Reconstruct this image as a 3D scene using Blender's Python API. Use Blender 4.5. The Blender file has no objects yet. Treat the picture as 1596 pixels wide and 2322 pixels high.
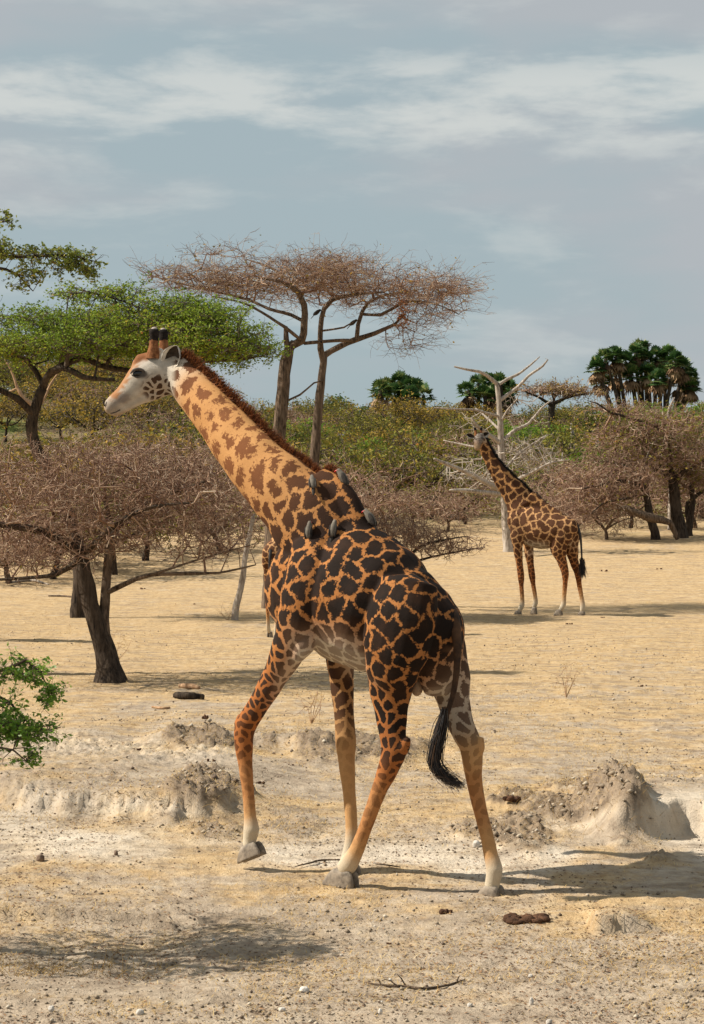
import bpy, math, random
import numpy as np
from mathutils import Vector, Matrix
from mathutils.bvhtree import BVHTree
from mathutils import noise as mnoise

# ------------------------------------------------------------------ camera, sky, sun, exposure
scene = bpy.context.scene
COL = scene.collection
CAM_H = 2.83                 # eye height of someone standing in a safari car
K = 4513.0                   # focal length in units of a 1596 x 2321 frame
CX, HY = 798.0, 1143.0       # principal column and horizon row in that frame
cam_d = bpy.data.cameras.new('camera')
cam_d.sensor_fit = 'VERTICAL'; cam_d.sensor_height = 36.0; cam_d.lens = 70.0
cam_d.shift_y = -(1160.5 - HY) / 2321.0
cam_d.clip_start = 0.1; cam_d.clip_end = 3000
cam = bpy.data.objects.new('camera', cam_d); COL.objects.link(cam)
cam.location = (0, 0, CAM_H); cam.rotation_euler = (math.radians(90), 0, 0)
scene.camera = cam

SUN_EL, SUN_AZ = 44.0, -3.0   # sun stands to the left, level with the walking giraffe
to_sun = Vector((-math.cos(math.radians(SUN_EL)) * math.cos(math.radians(SUN_AZ)),
                 -math.cos(math.radians(SUN_EL)) * math.sin(math.radians(SUN_AZ)),
                 math.sin(math.radians(SUN_EL))))
sun_d = bpy.data.lights.new('sun', 'SUN'); sun_d.energy = 5.0; sun_d.angle = math.radians(0.5)
sun_d.color = (1.0, 0.93, 0.82)
sun = bpy.data.objects.new('sun', sun_d); COL.objects.link(sun)
sun.rotation_euler = to_sun.to_track_quat('Z', 'Y').to_euler(); sun.location = (-30, -5, 40)

scene.view_settings.view_transform = 'Standard'
scene.view_settings.look = 'None'
scene.view_settings.exposure = 0.58
scene.view_settings.gamma = 1.0
scene.view_settings.use_curve_mapping = False


def NT(tree):
    nodes, links = tree.nodes, tree.links
    def node(t, **kw):
        n = nodes.new(t)
        for k, v in kw.items():
            if k.startswith('i_'):
                n.inputs[k[2:]].default_value = v
            else:
                setattr(n, k, v)
        return n
    def link(a, b):
        links.new(a, b)
    return node, link


world = bpy.data.worlds.new('World'); scene.world = world; world.use_nodes = True
wt = world.node_tree; wt.nodes.clear()
node, link = NT(wt)
w_out = node('ShaderNodeOutputWorld'); w_bg = node('ShaderNodeBackground'); w_bg.inputs['Strength'].default_value = 1.0
link(w_bg.outputs[0], w_out.inputs[0])
sky = node('ShaderNodeTexSky'); sky.sky_type = 'NISHITA'; sky.sun_disc = False
sky.sun_elevation = math.radians(SUN_EL)
sky.sun_rotation = math.atan2(to_sun.x, to_sun.y)
sky.air_density = 1.0; sky.dust_density = 2.0; sky.ozone_density = 1.0
sk = node('ShaderNodeVectorMath', operation='SCALE'); sk.inputs['Scale'].default_value = 0.05
link(sky.outputs[0], sk.inputs[0])
tc = node('ShaderNodeTexCoord')
sep = node('ShaderNodeSeparateXYZ'); link(tc.outputs['Generated'], sep.inputs[0])
def wmath(op, a, b=None, c=None):
    n = node('ShaderNodeMath', operation=op)
    for i, v in enumerate((a, b, c)):
        if v is None: continue
        if isinstance(v, (int, float)): n.inputs[i].default_value = v
        else: link(v, n.inputs[i])
    return n.outputs[0]
az = wmath('ARCTAN2', sep.outputs['X'], sep.outputs['Y'])
el = wmath('ARCSINE', sep.outputs['Z'])
comb = node('ShaderNodeCombineXYZ'); link(wmath('MULTIPLY', az, 6.0), comb.inputs[0]); link(wmath('MULTIPLY', el, 21.0), comb.inputs[1])
def wnoise(scale, detail, off, rough=0.55, dist=0.0):
    m = node('ShaderNodeVectorMath', operation='ADD'); m.inputs[1].default_value = off
    link(comb.outputs[0], m.inputs[0])
    n = node('ShaderNodeTexNoise'); n.inputs['Scale'].default_value = scale; n.inputs['Detail'].default_value = detail
    n.inputs['Roughness'].default_value = rough; n.inputs['Distortion'].default_value = dist
    link(m.outputs[0], n.inputs['Vector']); return n.outputs[0]
def wramp(v, a, b):
    n = node('ShaderNodeMapRange'); n.interpolation_type = 'SMOOTHSTEP'
    n.inputs['From Min'].default_value = a; n.inputs['From Max'].default_value = b
    link(v, n.inputs['Value']); return n.outputs[0]
def wmix(f, a, b):
    n = node('ShaderNodeMix', data_type='RGBA')
    if isinstance(f, (int, float)): n.inputs[0].default_value = f
    else: link(f, n.inputs[0])
    for s, v in ((n.inputs[6], a), (n.inputs[7], b)):
        if isinstance(v, tuple): s.default_value = v
        else: link(v, s)
    return n.outputs[2]
haze = wmix(0.88, sk.outputs[0], (0.268, 0.328, 0.350, 1))
n1 = wnoise(1.55, 8, (3.1, 1.7, 0.0), 0.56, 0.25)
n2 = wnoise(0.62, 4, (8.3, 4.4, 1.0), 0.5)
n3 = wnoise(3.2, 7, (1.3, 9.4, 2.0), 0.6)
# a bank of low cumulus, thin stratus above and below it
bank = wmath('SUBTRACT', 1.0, wramp(wmath('ABSOLUTE', wmath('SUBTRACT', wmath('ADD', el, wmath('MULTIPLY', n2, 0.05)), 0.222)), 0.004, 0.034))
veil = wramp(wmath('ADD', n2, wmath('MULTIPLY', wramp(el, 0.215, 0.25), 0.10)), 0.42, 0.62)
puff = wramp(wmath('ADD', wmath('ADD', wmath('MULTIPLY', n1, 0.75), wmath('MULTIPLY', n3, 0.25)), wmath('MULTIPLY', bank, 0.10)), 0.50, 0.66)
c1 = wmix(wmath('MULTIPLY', veil, 0.80), haze, (0.308, 0.322, 0.340, 1))
c2 = wmix(wmath('MULTIPLY', puff, wmath('ADD', 0.38, wmath('MULTIPLY', bank, 0.5))), c1, (0.43, 0.448, 0.436, 1))
link(c2, w_bg.inputs['Color'])

# ------------------------------------------------------------------ helpers
RNG = np.random.default_rng(7)
random.seed(5)


def P(px, py, Y):
    """point at depth Y on the line of sight through (px, py) of the 1596 x 2321 frame"""
    return Vector(((px - CX) / K * Y, Y, CAM_H - (py - HY) / K * Y))


def link_obj(o, parent=None):
    COL.objects.link(o)
    if parent is not None:
        o.parent = parent
        o.matrix_parent_inverse = Matrix.Translation(-parent.location)
    return o


def mesh_np(name, verts, faces, smooth=False):
    """verts (n,3) array, faces (m,k) array of one polygon size or list of such arrays"""
    me = bpy.data.meshes.new(name)
    verts = np.asarray(verts, dtype=np.float32)
    if not isinstance(faces, list): faces = [faces]
    faces = [np.asarray(f, dtype=np.int32) for f in faces if len(f)]
    loops = np.concatenate([f.ravel() for f in faces])
    tot = np.concatenate([np.full(len(f), f.shape[1], np.int32) for f in faces])
    start = np.concatenate(([0], np.cumsum(tot)[:-1])).astype(np.int32)
    me.vertices.add(len(verts)); me.vertices.foreach_set('co', verts.ravel())
    me.loops.add(len(loops)); me.loops.foreach_set('vertex_index', loops)
    me.polygons.add(len(tot)); me.polygons.foreach_set('loop_start', start)
    if smooth: me.polygons.foreach_set('use_smooth', np.ones(len(tot), bool))
    me.update(calc_edges=True); me.validate()
    return me


def fattr(me, name, vals):
    a = me.attributes.new(name, 'FLOAT', 'POINT'); a.data.foreach_set('value', np.asarray(vals, np.float32))


def cattr(me, name, cols):
    a = me.attributes.new(name, 'FLOAT_COLOR', 'POINT')
    c = np.ones((len(cols), 4), np.float32); c[:, :3] = cols
    a.data.foreach_set('color', c.ravel())


def add_mesh(name, me, mat, parent=None, kind=None):
    o = bpy.data.objects.new(name, me)
    if mat is not None:
        for m in (mat if isinstance(mat, (list, tuple)) else [mat]): me.materials.append(m)
    if kind: o['kind'] = kind
    return link_obj(o, parent)


def empty(name, loc, label, cat, group=None):
    o = bpy.data.objects.new(name, None); o.location = loc; o.empty_display_size = 0.2
    o['label'] = label; o['category'] = cat
    if group: o['group'] = group
    COL.objects.link(o); return o


def tag(o, label, cat, group=None):
    o['label'] = label; o['category'] = cat
    if group: o['group'] = group
    return o


def copy_tree(root, loc, rotz=0.0, scale=1.0, label=None):
    r = root.copy(); COL.objects.link(r); r.location = loc; r.rotation_euler = (0, 0, rotz); r.scale = (scale,) * 3
    if label: r['label'] = label
    for ch in list(root.children):
        c = ch.copy(); COL.objects.link(c); c.parent = r; c.matrix_parent_inverse = ch.matrix_parent_inverse.copy()
        for g in list(ch.children):
            d = g.copy(); COL.objects.link(d); d.parent = c; d.matrix_parent_inverse = g.matrix_parent_inverse.copy()
    return r


def edges_tubes(A, B, ra, rb, sides=3):
    """separate little prisms along the edges A->B"""
    A = np.asarray(A, float); B = np.asarray(B, float); n = len(A)
    d = B - A; L = np.linalg.norm(d, axis=1, keepdims=True); d = d / np.maximum(L, 1e-6)
    ref = np.where(np.abs(d[:, 2:3]) > 0.9, np.array([[1.0, 0, 0]]), np.array([[0, 0, 1.0]]))
    u = np.cross(d, ref); u /= np.maximum(np.linalg.norm(u, axis=1, keepdims=True), 1e-6)
    v = np.cross(d, u)
    ra = np.asarray(ra, float).reshape(-1, 1) * np.ones((n, 1)); rb = np.asarray(rb, float).reshape(-1, 1) * np.ones((n, 1))
    vs = []
    for base, r in ((A, ra), (B + d * ra * 0.4, rb)):
        for k in range(sides):
            t = 2 * math.pi * k / sides
            vs.append(base + (u * math.cos(t) + v * math.sin(t)) * r)
    V = np.stack(vs, axis=1).reshape(-1, 3)
    off = (np.arange(n) * sides * 2)[:, None]
    F = []
    for k in range(sides):
        k2 = (k + 1) % sides
        F.append(off + np.array([[k, k2, sides + k2, sides + k]]))
    return V, np.concatenate(F)


def merge(parts):
    Vs, Fs, o = [], [], 0
    for V, F in parts:
        Vs.append(V); Fs.append(F + o); o += len(V)
    return np.concatenate(Vs), np.concatenate(Fs)


def smooth_line(pts, radii, step):
    """Catmull-Rom through pts, resampled; returns arrays"""
    pts = [Vector(p) for p in pts]; out, rr = [], []
    n = len(pts)
    for i in range(n - 1):
        p0, p1, p2, p3 = pts[max(i - 1, 0)], pts[i], pts[i + 1], pts[min(i + 2, n - 1)]
        m = max(1, int((p2 - p1).length / step))
        for k in range(m):
            t = k / m
            out.append(0.5 * ((2 * p1) + (p2 - p0) * t + (2 * p0 - 5 * p1 + 4 * p2 - p3) * t * t + (3 * p1 - p0 - 3 * p2 + p3) * t ** 3))
            rr.append(radii[i] * (1 - t) + radii[i + 1] * t)
    out.append(pts[-1]); rr.append(radii[-1])
    return out, rr


def tube(pts, radii, sides=8, knob=0.0, seed=0):
    """one continuous tapered tube (V, F quads); knobbly bark outline when knob > 0"""
    n = len(pts); V = []
    prev = None
    for i in range(n):
        t = (pts[min(i + 1, n - 1)] - pts[max(i - 1, 0)])
        t = t.normalized() if t.length > 1e-9 else Vector((0, 0, 1))
        if prev is None:
            a = t.cross(Vector((0.31, 0.9, 0.2)))
        else:
            a = prev - t * prev.dot(t)
        a.normalize(); prev = a
        b = t.cross(a)
        for k in range(sides):
            w = 2 * math.pi * k / sides
            r = radii[i]
            if knob and r > 0.03:
                q2 = pts[i] * 2.5 + Vector((math.cos(w) * 4.5 + seed, math.sin(w) * 4.5, 0)); r *= 1 + 0.55 * knob * mnoise.noise(Vector((q2.x, q2.y, q2.z * .4)))
            if knob:
                q = pts[i] * (1.2 / max(r, 0.03)) + Vector((math.cos(w) * 1.5 + seed * 7, math.sin(w) * 1.5, seed))
                r *= 1 + knob * mnoise.noise(q)
            V.append(pts[i] + (a * math.cos(w) + b * math.sin(w)) * r)
    F = []
    for i in range(n - 1):
        for k in range(sides):
            k2 = (k + 1) % sides
            F.append((i * sides + k, i * sides + k2, (i + 1) * sides + k2, (i + 1) * sides + k))
    V.append(pts[-1] + (pts[-1] - pts[-2]).normalized() * radii[-1] * 0.5)
    top = len(V) - 1
    for k in range(0, sides, 2):
        F.append(((n - 1) * sides + k, (n - 1) * sides + (k + 1) % sides, (n - 1) * sides + (k + 2) % sides, top))
    return np.array([tuple(v) for v in V]), np.array(F)


# -------- numpy value noise for the terrain
_pr = np.random.default_rng(11).permutation(256); _pt = np.concatenate([_pr, _pr])
_pv = np.random.default_rng(12).random(256)
def vnoise(x, y, s=0):
    xi = np.floor(x).astype(np.int64); yi = np.floor(y).astype(np.int64)
    fx = x - xi; fy = y - yi
    fx = fx * fx * fx * (fx * (fx * 6 - 15) + 10); fy = fy * fy * fy * (fy * (fy * 6 - 15) + 10)
    def h(a, b): return _pv[_pt[(_pt[(a + s * 17) & 255] + b) & 255]]
    return ((h(xi, yi) * (1 - fx) + h(xi + 1, yi) * fx) * (1 - fy) + (h(xi, yi + 1) * (1 - fx) + h(xi + 1, yi + 1) * fx) * fy) * 2 - 1
def fbm(x, y, oct=4, s=0, gain=0.5):
    r = np.zeros_like(x, float); a = 1.0
    for i in range(oct):
        r = r + a * vnoise(x, y, s + i); x = x * 2.03 + 5.1; y = y * 2.03 + 3.7; a *= gain
    return r
def sstep(x, a, b):
    t = np.clip((x - a) / (b - a), 0, 1); return t * t * (3 - 2 * t)

PROF_Y = np.array([-50, 0, 52, 60, 70, 85, 100, 118, 135, 158, 180, 215, 300, 700])
PROF_Z = np.array([0, 0, 0.0, 0.12, 0.5, 1.40, 2.45, 3.8, 5.25, 7.15, 9.05, 10.0, 8.5, 8.5])
# rough spots: (px, py, half width px, half height px, strength)
ROUGH = [(1400, 1872, 78, 66, 1.0), (1290, 1862, 100, 50, 0.7), (1180, 1885, 110, 42, 0.65), (1165, 1815, 50, 25, 0.65),
         (465, 1705, 100, 24, 0.9), (610, 1695, 45, 22, 0.6), (800, 1705, 170, 26, 0.7), (470, 1825, 95, 38, 0.8),
         (470, 1890, 85, 22, 0.4), (1290, 1780, 55, 14, 0.5), (660, 1880, 80, 30, 0.3), (150, 1800, 170, 45, 0.25)]
ROUGH_W = []
for (px, py, hw, hh, s) in ROUGH:
    y0 = CAM_H * K / (py + hh - HY); y1 = CAM_H * K / (py - hh - HY)
    yc = (y0 + y1) / 2
    ROUGH_W.append(((px - CX) / K * yc, yc, hw / K * yc, (y1 - y0) / 2, s))


def terrain_all(x, y):
    x = np.asarray(x, float); y = np.asarray(y, float)
    z = np.interp(y, PROF_Y, PROF_Z)
    near = 1 - sstep(y, 45, 80)
    far = 1 - near
    z = z + 3.6 * sstep(y, 95, 138) * (1 - sstep(x / np.maximum(y, 1), -.115, -.04))
    # broad undulation
    z = z + near * 0.035 * fbm(x * 0.35 + 9, y * 0.22, 3, 3) + far * 0.55 * sstep(y, 85, 130) * fbm(x * 0.06, y * 0.06, 3, 9)
    # rough, crumbly patches
    rough = np.zeros_like(z)
    for (cx, cy, rx, ry, s) in ROUGH_W:
        d = np.sqrt(((x - cx) / rx) ** 2 + ((y - cy) / ry) ** 2) + 0.45 * fbm(x * 2.2, y * 1.6, 3, 21)
        rough = np.maximum(rough, s * (1 - sstep(d, 0.55, 1.15)))
    # low scarp behind the track, strong on both sides, nearly gone in the middle
    yl = 17.75 + 0.55 * fbm(x * 0.55, x * 0 + 2.0, 3, 31) + 0.18 * fbm(x * 3.1, y * 2.0, 2, 33)
    hs = 0.20 * (1 - sstep(x, -1.6, -0.2)) + 0.25 * sstep(x, 1.95, 2.4) + 0.02
    yl = yl - 0.75 * sstep(x, 1.2, 2.2)
    wdt = 0.6 - 0.42 * sstep(x, 2.2, 2.6)
    scarp = hs * sstep(y, yl, yl + wdt) * (1 - sstep(y, yl + 1.0, yl + 4.0 + 4 * (1 - sstep(x, -1.6, -.2))))
    face = sstep(scarp / 0.24, 0.08, 0.4) * (1 - sstep(scarp / 0.24, 0.55, 0.95)) * (np.maximum(sstep(x, 2.1, 2.4), 1 - sstep(x, -1.6, -1.0)))
    z = z + scarp + face * (0.035 * np.abs(fbm(x * 9, y * 4, 3, 36)) + 0.022 * fbm(x * 24, y * 15, 3, 38, .65))
    # small ledges
    y2 = 22.6 + 0.35 * fbm(x * 1.1, x * 0 + 5, 3, 41)
    z = z + 0.09 * sstep(y, y2, y2 + 0.35) * (1 - sstep(y, 23.5, 28)) * sstep(x, -2.6, -2.2) * (1 - sstep(x, 1.0, 1.6))
    y3 = 13.75 + 0.12 * fbm(x * 1.3, x * 0 + 1, 2, 43)
    z = z - 0.07 * (1 - sstep(y, y3 - 0.07, y3)) * (1 - sstep(x, -1.3, -0.75)) * sstep(y, 11.4, 12.3)
    bx = sstep(x, 1.58, 1.63) * (1 - sstep(x, 1.80, 2.1))
    y4 = 13.12 + 0.05 * fbm(x * 6, x * 0, 2, 47)
    z = z + 0.115 * bx * sstep(y, y4, y4 + 0.03) * (1 - sstep(y, 13.3, 13.9))
    # fine relief
    z = z + near * (0.011 * fbm(x * 2.6, y * 2.0, 3, 51) + 0.0045 * fbm(x * 11, y * 9, 3, 55, 0.6))
    lump = np.abs(fbm(x * 7.5, y * 6.5, 4, 61, 0.62))
    z = z + near * rough * (0.04 + 0.075 * lump + 0.03 * np.abs(fbm(x * 21, y * 17, 3, 67, .6)))
    # dirt heap beside the scarp
    cx, cy, rx, ry, s = ROUGH_W[0]
    d = np.sqrt(((x - cx) / (rx * 1.0)) ** 2 + ((y - cy) / (ry * 0.9)) ** 2)
    z = z + 0.13 * (1 - sstep(d, 0.1, 1.15))
    # pale dusty track and bare places
    pale = sstep(0.32 - np.abs(y - (16.3 + 0.35 * fbm(x * 0.5, x * 0 + 3, 2, 71))) * 0.24 + 0.3 * fbm(x * 0.9, y * 0.8, 3, 73), 0.0, 0.42)
    pale = np.maximum(pale, 0.6 * face)
    pale = pale * near * (1 - sstep(rough, .12, .5))
    return z, rough, pale


GBVH = None      # filled once the ground exists
def terrain(x, y):
    h = GBVH.ray_cast(Vector((x, y, 60.0)), Vector((0, 0, -1)))
    return h[0].z if h[0] is not None else 0.0


def G(px, py):
    """ground point seen at (px, py)"""
    o = Vector((0, 0, CAM_H))
    h = GBVH.ray_cast(o, (P(px, py, 10.0) - o).normalized())
    return h[0].copy()


def on_ground(px, Y):
    x = (px - CX) / K * Y
    return Vector((x, Y, terrain(x, Y)))


# ------------------------------------------------------------------ materials
def new_mat(name, rough=0.9, spec=0.2):
    m = bpy.data.materials.new(name); m.use_nodes = True
    b = m.node_tree.nodes['Principled BSDF']
    b.inputs['Roughness'].default_value = rough; b.inputs['Specular IOR Level'].default_value = spec
    return m, b, *NT(m.node_tree)


def noise_node(node, link, vec, scale, detail=4, rough=0.55, dim=None):
    n = node('ShaderNodeTexNoise'); n.inputs['Scale'].default_value = scale; n.inputs['Detail'].default_value = detail
    n.inputs['Roughness'].default_value = rough
    if vec is not None: link(vec, n.inputs['Vector'])
    return n.outputs[0]


def ramp_node(node, link, val, stops):
    r = node('ShaderNodeValToRGB'); e = r.color_ramp.elements
    while len(e) < len(stops): e.new(0.5)
    for i, (p, c) in enumerate(stops):
        e[i].position = p; e[i].color = (*c, 1)
    link(val, r.inputs[0]); return r.outputs[0]


def map_node(node, link, val, a, b, c=0.0, d=1.0):
    n = node('ShaderNodeMapRange'); n.interpolation_type = 'SMOOTHSTEP'
    n.inputs['From Min'].default_value = a; n.inputs['From Max'].default_value = b
    n.inputs['To Min'].default_value = c; n.inputs['To Max'].default_value = d
    link(val, n.inputs['Value']); return n.outputs[0]


def mix_node(node, link, f, a, b, mode='MIX'):
    n = node('ShaderNodeMix', data_type='RGBA'); n.blend_type = mode
    for s, v in ((n.inputs[0], f), (n.inputs[6], a), (n.inputs[7], b)):
        if isinstance(v, (int, float)): s.default_value = v
        elif isinstance(v, tuple): s.default_value = (*v[:3], 1)
        else: link(v, s)
    return n.outputs[2]


def math_node(node, link, op, a, b=0.0):
    n = node('ShaderNodeMath', operation=op)
    for i, v in enumerate((a, b)):
        if isinstance(v, (int, float)): n.inputs[i].default_value = v
        else: link(v, n.inputs[i])
    return n.outputs[0]


def bump_node(node, link, h, strength, dist, bsdf):
    n = node('ShaderNodeBump'); n.inputs['Strength'].default_value = strength; n.inputs['Distance'].default_value = dist
    link(h, n.inputs['Height']); link(n.outputs[0], bsdf.inputs['Normal'])


def mat_plain(name, c1, c2, scale=6.0, rough=0.9, spec=0.15, bump=0.0, bscale=40.0):
    m, b, node, link = new_mat(name, rough, spec)
    tc = node('ShaderNodeTexCoord')
    n = noise_node(node, link, tc.outputs['Object'], scale, 5, 0.6)
    col = ramp_node(node, link, n, [(0.32, c1), (0.68, c2)])
    link(col, b.inputs['Base Color'])
    if bump:
        bump_node(node, link, noise_node(node, link, tc.outputs['Object'], bscale, 4, 0.65), bump, 0.02, b)
    return m


def mat_bark(name, dark, light, streak=14.0, bump=0.9):
    m, b, node, link = new_mat(name, 0.95, 0.1)
    tc = node('ShaderNodeTexCoord'); mp = node('ShaderNodeMapping'); mp.inputs['Scale'].default_value = (1, 1, 0.16)
    link(tc.outputs['Object'], mp.inputs['Vector'])
    n = noise_node(node, link, mp.outputs[0], streak, 6, 0.68)
    n2 = noise_node(node, link, tc.outputs['Object'], 1.6, 3)
    col = ramp_node(node, link, n, [(0.36, dark), (0.66, light)])
    col2 = mix_node(node, link, map_node(node, link, n2, 0.45, 0.7), col, mix_node(node, link, 0.5, col, light))
    link(col2, b.inputs['Base Color'])
    bump_node(node, link, n, bump, 0.05, b)
    return m


def mat_var(name, stops, rough=0.85, spec=0.2, trans=0.0):
    """colour chosen per leaf / twig by the 'rnd' attribute"""
    m, b, node, link = new_mat(name, rough, spec)
    a = node('ShaderNodeAttribute'); a.attribute_name = 'rnd'
    col = ramp_node(node, link, a.outputs['Fac'], stops)
    link(col, b.inputs['Base Color'])
    if trans:
        t = node('ShaderNodeBsdfTranslucent'); link(col, t.inputs['Color'])
        mx = node('ShaderNodeMixShader'); mx.inputs[0].default_value = trans
        link(b.outputs[0], mx.inputs[1]); link(t.outputs[0], mx.inputs[2])
        link(mx.outputs[0], m.node_tree.nodes['Material Output'].inputs[0])
    return m


M = {}
M['bark_dark'] = mat_bark('dark bark', (0.016, 0.012, 0.010), (0.105, 0.078, 0.056), 20, 1.0)
M['bark_brown'] = mat_bark('brown bark', (0.035, 0.024, 0.017), (0.23, 0.165, 0.115), 20, 1.0)
M['bark_pale'] = mat_bark('bleached wood', (0.17, 0.13, 0.10), (0.52, 0.455, 0.38), 16, 0.8)
M['bark_tan'] = mat_bark('tan dead wood', (0.28, 0.16, 0.085), (0.50, 0.33, 0.20), 18, 0.4)
M['twig_brown'] = mat_var('thorn twigs', [(0.0, (0.10, 0.052, 0.038)), (0.4, (0.25, 0.148, 0.096)), (0.75, (0.44, 0.31, 0.212)), (1.0, (0.61, 0.505, 0.385))])
M['twig_dark'] = mat_var('dark twigs', [(0.0, (0.035, 0.026, 0.02)), (0.7, (0.12, 0.09, 0.066)), (1.0, (0.30, 0.24, 0.18))])
M['twig_pale'] = mat_var('bleached twigs', [(0.0, (0.25, 0.2, 0.16)), (1.0, (0.55, 0.49, 0.41))])
M['leaf_green'] = mat_var('acacia leaflets', [(0.0, (0.09, 0.15, 0.014)), (0.5, (0.215, 0.30, 0.026)), (0.8, (0.35, 0.37, 0.045)), (0.9, (0.46, 0.33, 0.055)), (1.0, (0.40, 0.13, 0.03))], 0.7, 0.3, 0.4)
M['leaf_shrub'] = mat_var('shrub leaves', [(0.0, (0.07, 0.16, 0.015)), (0.6, (0.17, 0.31, 0.028)), (1.0, (0.34, 0.44, 0.08))], 0.45, 0.4, 0.4)
M['leaf_topleft'] = mat_var('mixed leaves', [(0.0, (0.07, 0.10, 0.018)), (0.5, (0.17, 0.21, 0.03)), (0.8, (0.34, 0.32, 0.055)), (1.0, (0.48, 0.34, 0.07))], 0.6, 0.3, 0.35)
M['leaf_olive'] = mat_var('olive leaflets', [(0.0, (0.085, 0.10, 0.018)), (0.5, (0.22, 0.20, 0.032)), (0.8, (0.36, 0.25, 0.045)), (1.0, (0.42, 0.19, 0.04))], 0.8, 0.2, 0.3)
M['leaf_ochre'] = mat_var('ochre leaflets', [(0.0, (0.13, 0.11, 0.02)), (0.5, (0.33, 0.22, 0.036)), (1.0, (0.50, 0.29, 0.05))], 0.8, 0.2, 0.3)
M['leaf_far'] = mat_var('hillside leaves', [(0.0, (0.07, 0.14, 0.016)), (0.6, (0.19, 0.29, 0.03)), (1.0, (0.33, 0.36, 0.055))], 0.8, 0.2, 0.35)
M['leaf_palm'] = mat_var('palm fronds', [(0.0, (0.025, 0.065, 0.018)), (0.6, (0.065, 0.135, 0.032)), (0.9, (0.14, 0.19, 0.05)), (1.0, (0.27, 0.27, 0.09))], 0.5, 0.4, 0.25)
M['palm_dead'] = mat_var('dry palm fronds', [(0.0, (0.10, 0.06, 0.036)), (0.6, (0.30, 0.18, 0.10)), (1.0, (0.52, 0.36, 0.21))], 0.9, 0.1, 0.2)
M['straw'] = mat_var('dry straw', [(0.0, (0.30, 0.17, 0.055)), (0.5, (0.52, 0.35, 0.13)), (1.0, (0.68, 0.52, 0.26))], 0.8, 0.2, 0.25)
M['litter'] = mat_var('dead leaf litter', [(0.0, (0.045, 0.026, 0.018)), (0.5, (0.13, 0.075, 0.045)), (1.0, (0.30, 0.17, 0.085))], 0.9, 0.1)
M['gravel'] = mat_var('soil crumbs', [(0.0, (0.13, 0.095, 0.07)), (0.6, (0.30, 0.24, 0.17)), (1.0, (0.52, 0.45, 0.35))], 0.95, 0.1)
M['grass_green'] = mat_var('green grass blades', [(0.0, (0.07, 0.11, 0.02)), (1.0, (0.22, 0.22, 0.05))], 0.7, 0.2, 0.3)
M['stone_brown'] = mat_plain('brown stone', (0.13, 0.085, 0.06), (0.30, 0.22, 0.16), 9, bump=0.6)
M['stone_pale'] = mat_plain('pale stone', (0.38, 0.34, 0.29), (0.62, 0.58, 0.52), 14, bump=0.5)
M['dung'] = mat_plain('dry dung', (0.035, 0.018, 0.011), (0.15, 0.075, 0.04), 22, bump=1.0, bscale=60)
M['hoof'] = mat_plain('horn of hooves', (0.10, 0.08, 0.06), (0.32, 0.26, 0.195), 18, 0.7, 0.3, 0.3, 60)
M['hair_dark'] = mat_var('black tail hair', [(0.0, (0.006, 0.005, 0.005)), (0.85, (0.018, 0.013, 0.011)), (1.0, (0.09, 0.045, 0.02))], 0.55, 0.4)
M['hair_mane'] = mat_var('russet mane', [(0.0, (0.05, 0.016, 0.007)), (0.5, (0.20, 0.062, 0.018)), (1.0, (0.42, 0.16, 0.05))], 0.6, 0.3)
M['eye'] = mat_plain('dark eye', (0.006, 0.005, 0.004), (0.012, 0.009, 0.007), 5, 0.12, 0.6)
M['black_fur'] = mat_plain('black fur', (0.010, 0.008, 0.007), (0.028, 0.021, 0.017), 30, 0.9, 0.1, 0.4, 120)
M['horn_fur'] = mat_plain('rust fur', (0.12, 0.045, 0.018), (0.30, 0.13, 0.055), 30, 0.9, 0.1, 0.4, 120)
M['horn_bald'] = mat_plain('bald horn tip', (0.22, 0.18, 0.15), (0.40, 0.34, 0.29), 30, 0.7, 0.2)
M['ear_white'] = mat_plain('white ear fur', (0.52, 0.47, 0.40), (0.72, 0.67, 0.59), 20, 0.9, 0.1)
M['ear_dark'] = mat_plain('dark ear hollow', (0.02, 0.015, 0.012), (0.09, 0.07, 0.055), 14, 0.95, 0.05)
M['brow'] = mat_plain('eyelid skin', (0.05, 0.04, 0.034), (0.11, 0.09, 0.075), 24, 0.7, 0.2)
M['bird_grey'] = mat_plain('grey brown plumage', (0.105, 0.09, 0.072), (0.19, 0.165, 0.13), 40, 0.85, 0.15)
M['bird_dark'] = mat_plain('dark plumage', (0.022, 0.018, 0.015), (0.06, 0.05, 0.042), 40, 0.8, 0.2)
M['bird_red'] = mat_plain('red bill', (0.45, 0.012, 0.008), (0.6, 0.03, 0.015), 20, 0.4, 0.4)
M['bird_belly'] = mat_plain('buff plumage', (0.28, 0.23, 0.13), (0.42, 0.36, 0.22), 40, 0.85, 0.15)


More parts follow.
